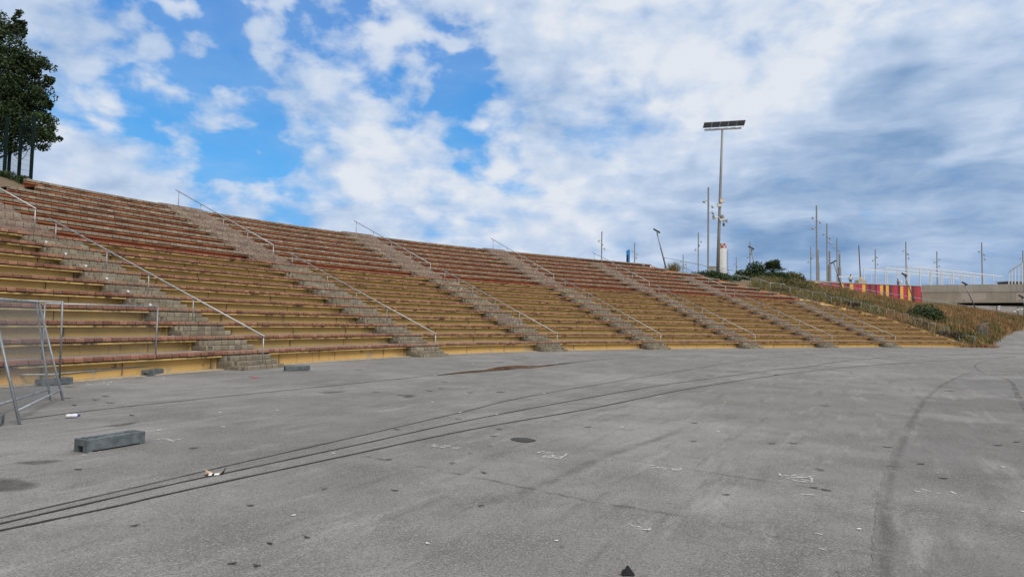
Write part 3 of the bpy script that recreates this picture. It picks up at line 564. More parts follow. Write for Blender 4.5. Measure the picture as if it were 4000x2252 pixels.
# quads above would meet the ramp only past y = 70
tag(mb.build('asphalt_lane', M['asphalt2']), kind='structure', label='slightly darker newer asphalt lane on the right of the arena', cat='pavement')
for nm, wd in (('a', .035), ('b', .022), ('c', .032), ('d', .036)):
    mb = MB(); pts = catmull([tuple(p) for p in LINES[nm]], 10)
    strip(mb, pts, [wd * .82 * (1 + 0.022 * math.hypot(*p)) for p in pts], 0.008, 0.22)
    tag(mb.build('floor_joint', M['joint']), kind='structure', label='dark curved joint line set in the asphalt floor', cat='joint')
for nm, wd in (('e', .03), ('f', .03), ('g', .04), ('h', .02), ('j', .035), ('k', .05), ('l', .045), ('i', .04))[1:2] + (('g', .03), ('j', .03), ('k', .035)):
    mb = MB(); pts = catmull([tuple(p) for p in LINES[nm]], 10)
    pts = [(p[0] + rnd.gauss(0, .012), p[1] + rnd.gauss(0, .02)) for p in pts]
    strip(mb, pts, wd, 0.0085, 0.4)
    tag(mb.build('floor_crack', M['crack']), kind='structure', label='faint crack in the asphalt floor', cat='crack')
mb = MB(); pts = catmull([tuple(p) for p in LINES['loop']], 10); n = len(pts)
strip(mb, pts, [.07 + .10 * (i/n)**2 for i in range(n)], 0.009, .2)
tag(mb.build('tyre_mark', M['crack']), kind='structure', label='dark looping tyre mark on the asphalt at the right', cat='tyre mark')
def soft_band(nm, pts, wd, lab):
    mb = MB(); n = len(pts); rows = []
    for i, p in enumerate(pts):
        a = pts[max(i-1, 0)]; b = pts[min(i+1, n-1)]; dx, dy = b[0]-a[0], b[1]-a[1]; l = math.hypot(dx, dy) or 1
        ox, oy = -dy/l*wd/2, dx/l*wd/2; f = min(1.0, i/4, (n-1-i)/4)
        rows.append([((p[0]+ox*s, p[1]+oy*s, gz(*p)+.0088), (1-abs(s))*f) for s in (-1, -.4, 0, .4, 1)])
    for r0, r1 in zip(rows, rows[1:]):
        for k in range(4):
            q = [r0[k], r1[k], r1[k+1], r0[k+1]]; mb.quad(*[x[0] for x in q], uv=[(x[1], 0) for x in q])
    tag(mb.build(nm, M['faint_band'], uv=True), lab, 'tyre band', kind='structure')
soft_band('tyre_band', catmull([tuple(p) for p in LINES['smear']], 10), .26, 'broad soft dark band crossing the asphalt diagonally')
soft_band('seam_band', [(p[0] + .1, p[1]) for p in catmull([tuple(p) for p in LINES['patch']], 6) if p[1] > 3.2], .15, 'soft dark dirt along the seam of the newer asphalt')
def blotch(nm, pts, m, lab, lift=0.009, name='oil_stain'):
    pts = [tuple(p) for p in pts]; pl = catmull(pts + [pts[0]], 6)[:-1]
    cx = sum(p[0] for p in pl)/len(pl); cy = sum(p[1] for p in pl)/len(pl)
    mb = MB(); n = len(pl); i0 = 0
    mb.v.append((cx, cy, gz(cx, cy)+lift)); 
    for f in (0.55, 1.0):
        for p in pl: mb.v.append((lerp(cx, p[0], f), lerp(cy, p[1], f), gz(*p)+lift))
    for a in range(n):
        b = (a+1) % n
        mb.face((0, 1+a, 1+b), [(1, 0), (.45, 0), (.45, 0)]); mb.face((1+a, 1+n+a, 1+n+b, 1+b), [(.45, 0), (0, 0), (0, 0), (.45, 0)])
    return tag(mb.build(name, m, uv=True), kind='structure', label=lab, cat='stain')
blotch('st1', LINES['st1'], M['stain_dark'], 'black oval oil stain on the asphalt in mid foreground')
for nm, lab in (('st2', 'soft dark stain behind the loose grey block'), ('st3', 'soft dark stain in front of the loose grey block'), ('st4', 'wide dark stain at the left edge of the asphalt'), ('st5', 'grey stain in front of the second stair flight'), ('st6', 'grey stain between the joint lines')):
    blotch(nm, LINES[nm], M['stain'], lab, 0.0095)
for i, p in enumerate(SPOTS):
    sc_ = [.05, .05, .03, .07, .05, .04][i]
    an = rnd.uniform(0, 6)
    pl = [(p[0] + sc_*(1+rnd.uniform(-.25, .25))*math.cos(a*.785+an), p[1] + sc_*1.5*(1+rnd.uniform(-.25, .25))*math.sin(a*.785+an)) for a in range(8)]
    blotch('s', pl, M['stain'], 'small dark oil spot on the asphalt', 0.009, 'oil_spot')
bl = blotch('puddle', LINES['puddle'], M['water'], 'long muddy puddle mirroring the yellow wall', 0.012, 'puddle'); bl['category'] = 'puddle'
wet = [tuple(p) for p in LINES['puddle']]; cx = sum(p[0] for p in wet)/len(wet); cy = sum(p[1] for p in wet)/len(wet)
blotch('wet', [(lerp(cx, p[0], 1.06)+rnd.uniform(-.1,.1), lerp(cy, p[1], 1.06)+rnd.uniform(-.1,.1)) for p in wet], M['stain'], 'damp rim of the puddle', 0.0095, 'damp_asphalt')
labs = {'A': 'white painted scribble left of the black oil stain', 'B': 'white painted scribble below the black oil stain', 'C': 'white painted scribble near the middle of the asphalt', 'D': 'dense white painted scribble on the right half of the asphalt', 'E': 'faint white painted marks at the right edge of the asphalt', 'F': 'short white diagonal dash near the right edge', 'G': 'faint white painted curve low in the foreground', 'H': 'white scuff under the end of the loose grey block', 'I': 'pale scratches right of the loose grey block', 'J': 'scattered white paint specks on the right', 'R': 'small red painted mark near the foot of the first stair flight'}
for k, segs in CHALK.items():
    mb = MB()
    for s_ in segs:
        d0 = math.hypot(*s_[0]); strip(mb, catmull([tuple(p) for p in s_], 6), .011 + .0016*d0 if k != 'R' else .06, 0.0098, .45)
    tag(mb.build('painted_mark', M['red_chalk' if k == 'R' else 'chalk']), labs[k], 'painted mark', kind='structure')

# ================================================================ grandstand
GS = empty('grandstand', (10.0, 52.0, 0.0), 'curved terraced grandstand with yellow lower rows and terracotta upper rows', 'grandstand')
T_LEFT = -1.4
W_ST = 2.1
def sweep(mb, ta, tb, prof, step=0.05):
    """prof: [(q, z)] swept along the plan curve"""
    n = max(1, int((tb - ta) / step)); vv = [0.0]
    for i in range(1, len(prof)): vv.append(vv[-1] + math.hypot(prof[i][0]-prof[i-1][0], prof[i][1]-prof[i-1][1]))
    i0 = len(mb.v); m = len(prof)
    for j in range(n + 1):
        t = lerp(ta, tb, j / n)
        for q, z in prof: x, y = plan(t, q); mb.v.append((x, y, z))
    for j in range(n):
        u0 = lerp(ta, tb, j/n)*BAY + 40; u1 = lerp(ta, tb, (j+1)/n)*BAY + 40
        for i in range(m - 1):
            a = i0 + j*m + i
            mb.face((a, a+m, a+m+1, a+1), [(u0, vv[i]), (u1, vv[i]), (u1, vv[i+1]), (u0, vv[i+1])])
def row_range(k): return ROW_START.get(k, T_LEFT), ROW_END[k]
def cap(mb, t, prof):
    i = len(mb.v)
    for q, z in prof: x, y = plan(t, q); mb.v.append((x, y, z))
    mb.face(tuple(range(i, i + len(prof))))
for k in range(1, 19):
    red = k > 10
    ta, tb = row_range(k); q0 = qk(k); z0 = zk(k); zb = tz(k-1)
    mb = MB(); mb.mi = 0; mb.tone = 0.0
    o_ = rnd.uniform(0, 3)
    n0 = len(mb.uv)
    edges = [aisle_t(a, q0, red) for a in range(7)]
    nf0 = len(mb.f); sweep(mb, ta, tb, [(q0 + .2, zb - .02), (q0 + .2, z0 + .03)], .016)
    nseg = len(mb.f) - nf0
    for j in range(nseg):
        tc = lerp(ta, tb, (j + .5)/nseg); dirt_shade = 0.0
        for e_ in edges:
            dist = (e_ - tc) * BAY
            if 0 < dist < 1.1: dirt_shade = max(dirt_shade, (1 - dist/1.1) ** 1.6 * .9)  # dirt and corner shade left of the flight, both in the colour
            if 0 < -dist - W_ST < .5: dirt_shade = max(dirt_shade, (1 - (-dist - W_ST)/.5) * .35)
        mb.tn[nf0 + j] = dirt_shade
    for j in range(len(mb.tn) - nseg): pass
    mb.uv = mb.uv[:n0] + [[(u + o_ + k*7.3, v) for u, v in f] for f in mb.uv[n0:]]
    cap(mb, tb, [(q0 + .2, zb - .02), (q0 + .2, z0 + topk(k) - .01), (q0 + 1.0, z0 + topk(k) - .01), (q0 + 1.0, zb - .02)])
    mb.mi = 1
    depth = (TD if k < 10 else TD2) + .21 if k < 18 else 1.3
    sweep(mb, ta, tb, [(q0 + .19, z0 + topk(k) - .004), (q0 + depth, z0 + topk(k) - .004)])
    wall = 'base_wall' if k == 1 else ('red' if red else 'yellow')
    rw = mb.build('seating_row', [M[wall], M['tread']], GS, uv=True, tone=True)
    # ledge, interrupted by the stair flights
    mb = MB(); segs = []; cur = ta
    for a in range(7):
        l = aisle_t(a, q0, red); r_ = aisle_t(a, q0, red, W_ST)
        if l > cur and l < tb: segs.append((cur, l))
        if r_ > cur: cur = r_
    if cur < tb: segs.append((cur, tb))
    pr_ = [(q0 + .21, z0), (q0, z0 + .004), (q0 - .004, z0 + .046), (q0 + .05, z0 + .052)]
    for s_ in segs:
        if s_[1] - s_[0] < .01: continue
        mb.mi = 0
        # slabs of about two metres with slightly uneven fronts
        nsl = max(1, int((s_[1]-s_[0]) * BAY / 2.1)); 
        for c_ in range(nsl):
            a_ = lerp(s_[0], s_[1], c_/nsl) + (.0006 if c_ else 0); b_ = lerp(s_[0], s_[1], (c_+1)/nsl); j1 = rnd.uniform(-.008, .008)
            pj = [(q + (j1 if i in (1, 2) else 0), z + j1*.4) for i, (q, z) in enumerate(pr_)]
            sweep(mb, a_, b_, pj); cap(mb, a_, pj + [(q0+.21, z0+.056)]); cap(mb, b_, pj + [(q0+.21, z0+.056)])
        mb.mi = 1; sweep(mb, s_[0], s_[1], [(q0 + .045, z0 + .045), (q0 + .045, z0 + .095)])  # dark strip painting the shadow line between ledge and coping
    sub(mb, 'ledge', [M['ledge_r' if red else 'ledge_y'], M['recess_shade']], rw)
    # brick coping
    mb = MB(); n = int((tb - ta) * BAY / .268)
    for i in range(n):
        a_ = lerp(ta, tb, i/n); b_ = lerp(ta, tb, (i+1)/n) - .019/BAY
        j = rnd.uniform(-.012, .012); jz = rnd.uniform(-.004, .004); mb.tone = rnd.random() * .8
        if any(0 < (a_ - e_) * BAY < W_ST - .1 for e_ in edges): mb.tone = rnd.uniform(.78, 1.0)
        fq = q0 - .045 + j; bot = []; topv = []
        mid = []
        for (t_, q_) in ((a_, fq), (b_, fq), (b_, q0+.2), (a_, q0+.2)):
            x, y = plan(t_, q_); bot.append((x, y, z0 + .082))
        for (t_, q_) in ((a_ + .012/BAY, fq + .018), (b_ - .012/BAY, fq + .018), (b_, q0+.2), (a_, q0+.2)):
            x, y = plan(t_, q_); topv.append((x, y, z0 + topk(k) + jz))
        for (t_, q_) in ((a_, fq), (b_, fq), (b_, q0+.2), (a_, q0+.2)):
            x, y = plan(t_, q_); mid.append((x, y, z0 + topk(k) - .022 + jz))
        mb.hexa(bot, mid); mb.hexa([(x, y, z - .0005) for x, y, z in mid], topv)
    sub(mb, 'coping', M['brick_grey' if red else 'brick_red'], rw, tone=True)
# sandy strip at the foot of the first row
mb = MB(); sweep(mb, T_LEFT, ROW_END[1], [(-.13, .006), (-.11, .02), (.205, .03)])
mb.build('foot_strip', M['kerb'], GS)
# sloping end wall on the right
mb = MB()
ep = [(plan(ROW_END[k], qk(k)), zk(k) + .06, k) for k in range(1, 19)]
(x0_, y0_), z_, _ = ep[0]
for i in range(len(ep) - 1):
    (a, za, ka), (b, zb_, kb) = ep[i], ep[i+1]
    d = Vector((b[0]-a[0], b[1]-a[1], 0)).normalized(); nrm = Vector((d.y, -d.x, 0))
    if nrm.x < 0 and i < 12: nrm = -nrm
    o1 = nrm * .02; o2 = nrm * .16
    mb.mi = 0 if ka <= 10 else 1
    mb.hexa([(a[0]+o1.x, a[1]+o1.y, za-1.2), (a[0]+o2.x, a[1]+o2.y, za-1.2), (b[0]+o2.x, b[1]+o2.y, zb_-1.2), (b[0]+o1.x, b[1]+o1.y, zb_-1.2)],
            [(a[0]+o1.x, a[1]+o1.y, za-.02), (a[0]+o2.x, a[1]+o2.y, za-.02), (b[0]+o2.x, b[1]+o2.y, zb_-.02), (b[0]+o1.x, b[1]+o1.y, zb_-.02)])
mb.build('end_wall', [M['ledge_y'], M['ledge_r']], GS)

# ---------------------------------------------------------------- stair flights
flight_labels = ['nearest grey block stair flight, cutting the terraces at the far left', 'second grey block stair flight from the left', 'third grey block stair flight from the left', 'middle grey block stair flight, fourth from either side', 'fifth grey block stair flight from the left', 'sixth block stair flight from the left, second last before the bushes', 'seventh and last block stair flight, beside the bushes on the right']
def step_outline(D, r=.24, back=.2, n=4):
    pts = [(0, back), (0, -D + r)]
    for i in range(1, n): a = math.pi + math.pi/2*i/n; pts.append((r + r*math.cos(a), -D + r + r*math.sin(a)))
    pts.append((r, -D)); pts.append((W_ST - r, -D))
    for i in range(1, n): a = 1.5*math.pi + math.pi/2*i/n; pts.append((W_ST - r + r*math.cos(a), -D + r + r*math.sin(a)))
    pts += [(W_ST, -D + r), (W_ST, back)]
    return pts
def resample(pts, d):
    cum = [0]
    for a, b in zip(pts, pts[1:]): cum.append(cum[-1] + math.hypot(b[0]-a[0], b[1]-a[1]))
    n = max(1, round(cum[-1]/d)); out = []; ph = 0
    for i in range(n+1):
        L_ = cum[-1]*i/n
        for j in range(len(cum)-1):
            if L_ <= cum[j+1] + 1e-9:
                f = (L_-cum[j])/max(cum[j+1]-cum[j], 1e-9); out.append((lerp(pts[j][0], pts[j+1][0], f), lerp(pts[j][1], pts[j+1][1], f))); break
    return out
def add_step(fl, a, k, red, D, ztop, zbase, matk, qoff=0.0):
    q0 = qk(k) + qoff; core = MB(); tl = aisle_t(a, qk(k), red)
    def w_(s, q): x, y = plan(tl + s/BAY, q0 + q); return x, y
    ol = step_outline(D)
    inn = [((s - W_ST/2) * (1 - .05/W_ST) + W_ST/2, q + .025 if q < .19 else q) for s, q in ol]
    core.mi = 1
    core.prism([w_(s, q) for s, q in inn], zbase, ztop - .006)
    core.mi = 0
    # course of blocks round the edge
    for hgt, zt in ((.135, ztop),) + (((.135, ztop - .15),) if ztop - .16 - zbase > .1 else ()):
        rs = resample(ol, .295); off = 0
        for i in range(len(rs) - 1):
            p, q = rs[i], rs[i+1]; dx, dy = q[0]-p[0], q[1]-p[1]; l = math.hypot(dx, dy)
            nx, ny = dy/l, -dx/l                        # outward
            if nx*( (p[0]+q[0])/2 - W_ST/2) + ny*((p[1]+q[1])/2 - 0.2) < 0: nx, ny = -nx, -ny
            e = .0095/l; p1 = (p[0]+dx*e, p[1]+dy*e); q1 = (q[0]-dx*e, q[1]-dy*e)
            b = .012; j = rnd.uniform(-.006, .008); dp_ = .14
            P1 = (p1[0]+nx*j, p1[1]+ny*j); Q1 = (q1[0]+nx*j, q1[1]+ny*j)
            P2 = (p1[0]-nx*dp_, p1[1]-ny*dp_); Q2 = (q1[0]-nx*dp_, q1[1]-ny*dp_)
            z1_ = zt - hgt; z2_ = zt - .018; z3_ = zt + rnd.uniform(-.004, .003)
            core.tone = rnd.random()
            A = [P1, Q1, Q2, P2]
            T = [(P1[0]+dx*.03-nx*.016, P1[1]+dy*.03-ny*.016), (Q1[0]-dx*.03-nx*.016, Q1[1]-dy*.03-ny*.016), Q2, P2]
            core.hexa([w_(*c_)+(z1_,) for c_ in A], [w_(*c_)+(z2_,) for c_ in A])
            core.hexa([w_(*c_)+(z2_-.0005,) for c_ in A], [w_(*c_)+(z3_,) for c_ in T])
    core.build('step', [M[matk], M['step_core']], fl, tone=True)
FL = []
for a in range(7):
    bx, by = plan(aisle_t(a, 0, False, 1.0), -.3)
    fl = empty('stair_flight', (bx, by, 0), flight_labels[a], 'stairs', 'block stair flights between the seating blocks'); FL.append(fl)
    kmax = 18 if a < 5 else (15 if a == 5 else 10)
    if a == 4: kmax = 17
    for k in range(1, kmax + 1):
        red = k > 10; mk = 'step_red' if red else 'step_grey'
        if aisle_t(a, qk(k), red) < row_range(k)[0] - .1 or aisle_t(a, qk(k), red, W_ST) > row_range(k)[1] + .02: continue
        base = tz(k-1) - .004
        # riser blocks straight under the coping
        add_step(fl, a, k, red, .0, zk(k) + .07, zk(k) - .08, mk)
        if k == 1:
            for j, (D, zt) in enumerate(((.28, .415), (.56, .27), (.86, .13))): add_step(fl, a, k, red, D, zt, 0.001, mk)
        else:
            for j, D in enumerate((.28, .58)): add_step(fl, a, k, red, D, tz(k) - .15*(j+1), base, mk)
    if kmax == 18 and a > 0: add_step(fl, a, 18, True, -.05, tz(18) + .14, tz(18) - .01, 'step_red', .35)

# ---------------------------------------------------------------- handrails on the stairs
ORD = ['first', 'second', 'third', 'fourth', 'fifth', 'sixth', 'seventh']
def handrail(a, posts, s, hgt, ext_lo, ext_hi, label, group):
    """posts: [(k, q, z base)]"""
    pp = []
    for (k, q, z) in posts:
        t = a + DT[a] + (qk(k) * math.tan(SKEW[a]) + s) / BAY
        x, y = plan(t, q); pp.append((x, y, z))
    h0 = empty('handrail', pp[0], label, 'handrail', group)
    A = Vector(pp[0]) + Vector((0, 0, hgt)); B = Vector(pp[-1]) + Vector((0, 0, hgt)); d = (B - A).normalized()
    mb = MB(); mb.tube([A - d*ext_lo, B + d*ext_hi], .027, 10)
    mb.build('rail', M['galv'], h0, smooth=True)
    for p in pp:
        f = ((p[0]-A.x)*d.x + (p[1]-A.y)*d.y) / (d.x**2 + d.y**2); zt = A.z + d.z * f
        m2 = MB(); m2.tube([(p[0], p[1], p[2]), (p[0], p[1], zt - .02)], .02, 8); m2.tube([(p[0], p[1], p[2]), (p[0], p[1], p[2] + .012)], .055, 8)
        m2.build('post', M['galv'], h0, smooth=True)
for a in range(7):
    ps = [(1, -.78, .13)] + [(k, qk(k) + .16, tz(k)) for k in (3, 5, 7)] + [(9, qk(9) + .80, tz(9))]
    if a == 2: ps.insert(4, (9, qk(8) + .36, tz(8)))
    handrail(a, ps, .95, .93, .04, .42, 'lower steel handrail on the %s stair flight from the left' % ORD[a], 'lower stair handrails')
    if a in (0, 1, 2, 3, 4):
        ks = (10, 12, 14, 16, 18)
        if a == 4: ks = (10, 12, 14, 16, 17)
        handrail(a, [(k, qk(k) + .2, tz(k)) for k in ks], .2 if a else .5, .93, .02, .35 if a else .1, 'upper steel handrail on the %s stair flight from the left' % ORD[a], 'upper stair handrails')
handrail(5, [(k, qk(k) + .2, tz(k)) for k in (10, 12, 14, 16)], .2, .93, .02, .5, 'upper steel handrail on the sixth stair flight, ending near the tall mast', 'upper stair handrails')
# stepped guard rails down the right edge
ordn = ['lowest', 'second lowest', 'third lowest', 'fourth lowest', 'fifth lowest', 'sixth lowest', 'seventh lowest', 'eighth lowest', 'ninth lowest', 'tenth lowest', 'eleventh lowest', 'twelfth lowest', 'highest']
for k in range(1, 14):
    A = Vector(plan(ROW_END[k], qk(k)) + (tz(k),)); B = Vector(plan(ROW_END[k+1], qk(k+1)) + (tz(k+1),))
    d2v = Vector((B.x-A.x, B.y-A.y, 0)); side = Vector((d2v.y, -d2v.x, 0)).normalized()
    if side.x < 0: side = -side
    A += side * .3; B += side * .3
    C_ = Vector((lerp(A.x, B.x, .52), lerp(A.y, B.y, .52), A.z))
    if k == 1:
        A = A + Vector((.9, -.5, -.35)); C_ = Vector((lerp(A.x, B.x, .60), lerp(A.y, B.y, .60), A.z)); A.z -= .05
    gr = empty('guard_rail', tuple(A), '%s of the stepped guard rails beside the bushes' % ordn[k-1], 'guard rail', 'stepped guard rails down the right edge')
    H = Vector((0, 0, .98)); mb = MB()
    mb.tube([A+H, C_+H] + ([Vector((B.x, B.y, B.z)) + H * .97 - (B-A).normalized()*.12] if k > 1 else []), .024, 8); mb.build('rail', M['galv_dull'], gr, smooth=True)
    for p in (A, C_):
        m2 = MB(); m2.tube([p - Vector((0, 0, .25)), p + H], .022, 8); m2.build('post', M['galv_dull'], gr, smooth=True)

# ================================================================ hill and plateau
TOE = [(14.6,70.9,7.75),(18.0,70.9,6.9),(20.3,70.7,6.3),(22.6,71.3,5.8),(27.2,72.9,5.3),(31.7,73.2,4.6),(34.6,73.7,4.15),(38.8,73.5,3.2),(41.8,72.5,2.3),(43.8,71.0,1.45),(45.6,69.4,.5),(48.3,67.9,-.02),(52.3,72.2,.2),(57.6,78.3,.83),(65.2,86.4,1.62),(71.8,92.6,2.25),(80,99,2.85),(92,108,3.75)]
CRE = [(16,74.5,8.1),(20,76.0,7.75),(23.5,77.2,7.55),(26.5,79.0,7.35),(31,81,7.25),(35.5,83.5,7.35),(38.5,85.0,7.1),(43,87.5,6.85),(47.7,90,6.45),(51,91.7,6.1),(55,93.4,5.75),(58.8,95,5.4),(62.5,96.6,5.35),(66,97.8,5.15),(69.3,99,4.95),(74,101,4.3),(80.4,104,3.75),(93,112,4.0)]
def loft(u, v):
    """u along the hill 0..1, v from toe (0) to crest (1)"""
    f = u * (len(TOE) - 1); i = min(int(f), len(TOE) - 2); f -= i
    a = [lerp(TOE[i][c], TOE[i+1][c], f) for c in range(3)]; b = [lerp(CRE[i][c], CRE[i+1][c], f) for c in range(3)]
    x, y = lerp(a[0], b[0], v), lerp(a[1], b[1], v)
    z = lerp(a[2], b[2], v ** .85)
    z += mnoise.noise(Vector((x*.28, y*.28, 3))) * .38 * math.sin(math.pi * min(v * 1.1, 1.0)) + .25 * math.sin(math.pi * v) * (b[2]-a[2]) / 6
    return x, y, z
mb = MB(); NU, NV = 110, 14
for j in range(NV + 1):
    for i in range(NU + 1): mb.v.append(loft(i/NU, j/NV))
for j in range(NV):
    for i in range(NU):
        a = j*(NU+1)+i; mb.face((a, a+1, a+NU+2, a+NU+1))
# behind the crest: flat, then on to the plateau wall
b0 = len(mb.v)
for i in range(NU + 1):
    x, y, z = loft(i/NU, 1); f = i / NU
    mb.v.append((x - 3*f + .8, y + 5, z - .45)); mb.v.append((x - 6*f + 2, y + 26, max(z - .7, 4.0)))
for i in range(NU):
    a = NV*(NU+1)+i; c1_ = b0 + 2*i
    mb.face((a, a+1, c1_+2, c1_)); mb.face((c1_, c1_+2, c1_+3, c1_+1))
# embankment behind the top row
zt = tz(18)
prof = [(qk(18) + 1.25, zt - .01), (qk(18) + 6, zt - .05), (qk(18) + 30, zt - .4), (qk(18) + 60, 0)]
sweep(mb, .38, ROW_END[18], prof)
sweep(mb, T_LEFT, .405, [(qk(15) + 1.2, tz(15) - .01), (qk(15) + 2.4, tz(16)-.02), (qk(17) + 1.6, zt - .05), (qk(18) + 30, zt - .4), (qk(18) + 60, 0)])
hill = tag(mb.build('hill', M['brown_earth'], smooth=True), 'dry earth bank behind and beside the grandstand', 'bank', kind='structure')
PZ = 9.15
mb = MB()
pl = [(36, 98.4), (69.0, 113.4), (75.5, 118.5), (114, 97), (330, 97), (330, 420), (-120, 420), (-60, 150), (20, 118)]
mb.prism([(x, y) for x, y in pl], 3.9, PZ)
tag(mb.build('plateau', M['sand']), 'raised promenade behind the painted wall', 'promenade', kind='structure')

# painted wall
PWA, PWB = Vector((36, 97, 0)), Vector((69.22, 112, 0))
wd_ = (PWB - PWA).normalized(); wn = Vector((-wd_.y, wd_.x, 0))
pw = empty('painted_wall', tuple(PWA), 'long low wall with vertical pink, plum, brick and yellow stripes', 'wall')
def wtop(t): return lerp(8.62, 9.17, t)
mb = MB()
def wall_seg(t0, t1, off0, off1, z0f, z1f, mi=0):
    a = PWA.lerp(PWB, t0); b = PWA.lerp(PWB, t1); mb.mi = mi
    mb.hexa([(a+wn*off0)[:2]+(z0f(t0),), (b+wn*off0)[:2]+(z0f(t1),), (b+wn*off1)[:2]+(z0f(t1),), (a+wn*off1)[:2]+(z0f(t0),)],
            [(a+wn*off0)[:2]+(z1f(t0),), (b+wn*off0)[:2]+(z1f(t1),), (b+wn*off1)[:2]+(z1f(t1),), (a+wn*off1)[:2]+(z1f(t0),)])
wall_seg(0, 1, .06, 1.0, lambda t: 4.0, lambda t: wtop(t) - .06); mb.build('core', M['conc'], pw)
mb = MB(); cmap = {'P': 0, 'B': 1, 'U': 2, 'Y': 3, 'R': 4}
bs = [1.0] + STRIPES[1:]; cs = STRIPE_COL
while bs[-1] > .02: bs.append(bs[-1] - .022); cs = cs + rnd.choice('PBUYB')
for i in range(len(bs) - 1):
    wall_seg(bs[i+1], bs[i], 0, .058, lambda t: lerp(5.0, 6.9, max(0, (t-.55)/.45)) if t < .84 or i > 5 else 6.4, lambda t: wtop(t) - .062, cmap[cs[i]])
mb.build('cladding', [M['tile_pink'], M['tile_brick'], M['tile_plum'], M['tile_yellow'], M['tile_red']], pw)
mb = MB(); wall_seg(0, 1, -.06, 1.06, lambda t: wtop(t) - .058, lambda t: wtop(t) + .04); mb.build('coping', M['coping'], pw)

# concrete bridge
BA, BB = Vector((69.4, 112.15, 0)), Vector((112, 87.2, 0)); bd = (BB-BA).normalized(); bn = Vector((-bd.y, bd.x, 0))
br = empty('concrete_bridge', tuple(BA), 'weathered concrete bridge with pale streaks, at the right edge', 'bridge')
def slab(mb, s0, s1, o0, o1, z0, z1, z0b=None):
    a = BA + bd*s0; b = BA + bd*s1; z0b = z0 if z0b is None else z0b
    mb.hexa([(a+bn*o0)[:2]+(z0,), (b+bn*o0)[:2]+(z0b,), (b+bn*o1)[:2]+(z0b,), (a+bn*o1)[:2]+(z0,)],
            [(a+bn*o0)[:2]+(z1,), (b+bn*o0)[:2]+(z1,), (b+bn*o1)[:2]+(z1,), (a+bn*o1)[:2]+(z1,)])
mb = MB(); slab(mb, .0, 49, .06, 9, 6.3, 8.2, 6.62); mb.mi = 1; slab(mb, 5.0, 49, .2, 9.1, 6.24, 6.296, 6.56)
mb.build('deck', [M['conc_stain'], M['soffit']], br)
mb = MB()
for i in range(11): slab(mb, i*4.6 + .012, (i+1)*4.6 - .012, 0, .4, 8.12, 9.34)
mb.build('parapet', M['conc'], br)
mb = MB(); slab(mb, .02, 5.0, .1, 9, 3.5, 6.298); mb.build('abutment', M['conc_stain'], br)
# irregular pale lime streaks on the face
lime = flat('pale_lime', (0.50, 0.42, 0.36))
for s0, s1 in ((5.6, 8.9), (12.8, 14.2), (16.0, 17.6)):
    s = s0; mb = MB()
    while s < s1:
        w1 = rnd.uniform(.12, .4); zt_ = 8.0 - rnd.uniform(0, .12); zb = 6.55 + rnd.uniform(0, .5)
        slab(mb, s, s + w1, .052, .061, zb, zt_); s += w1 + .0015
    mb.build('lime_streak', lime, br)
# low pale wall with dark railing in front of the opening
lw = empty('low_wall', (72, 101.4, 4), 'pale low wall under the bridge, right of the dry bank', 'wall')
mb = MB(); mb.hexa([(70,101.9,3.4),(92,96.5,3.4),(92.1,97,3.4),(70.1,102.4,3.4)], [(70,101.9,5.62),(92,96.5,5.42),(92.1,97,5.42),(70.1,102.4,5.62)]); mb.build('slab', M['conc_light'], lw)
rl_ = empty('dark_railing', (72, 100.6, 4), 'dark metal railing in front of the pale low wall', 'railing')
def rp(f): return Vector((lerp(72.6, 92, f), lerp(100.8, 96.0, f), 0))
mb = MB()
for zz in (4.45, 5.25): mb.tube([rp(0)+Vector((0, 0, zz+.2)), rp(1)+Vector((0, 0, zz))], .02, 5)
mb.build('rail', M['dark_metal'], rl_)
for f in (.05, .19, .228, .42, .6, .8): 
    mb = MB(); mb.tube([rp(f)+Vector((0,0,3.6)), rp(f)+Vector((0.03,0,5.7))], .05, 6); mb.build('post', M['dark_metal'], rl_)
for i, (f, z) in enumerate(((.065, 5.5), (.062, 5.1), (.165, 4.75), (.19, 5.05), (.215, 5.1))):
    mb = MB(); c = rp(f) + Vector((0, -.08, z)); mb.ball(c, .2, .08, .09, 7, 4, .3); mb.ball(c + Vector((.16, 0, .06)), .08, .06, .05, 6, 4, .3)
    tag(mb.build('plastic_scrap', M['paper'], org=tuple(c)), 'white plastic scrap caught on the dark railing', 'scrap', 'white scraps on the dark railing')

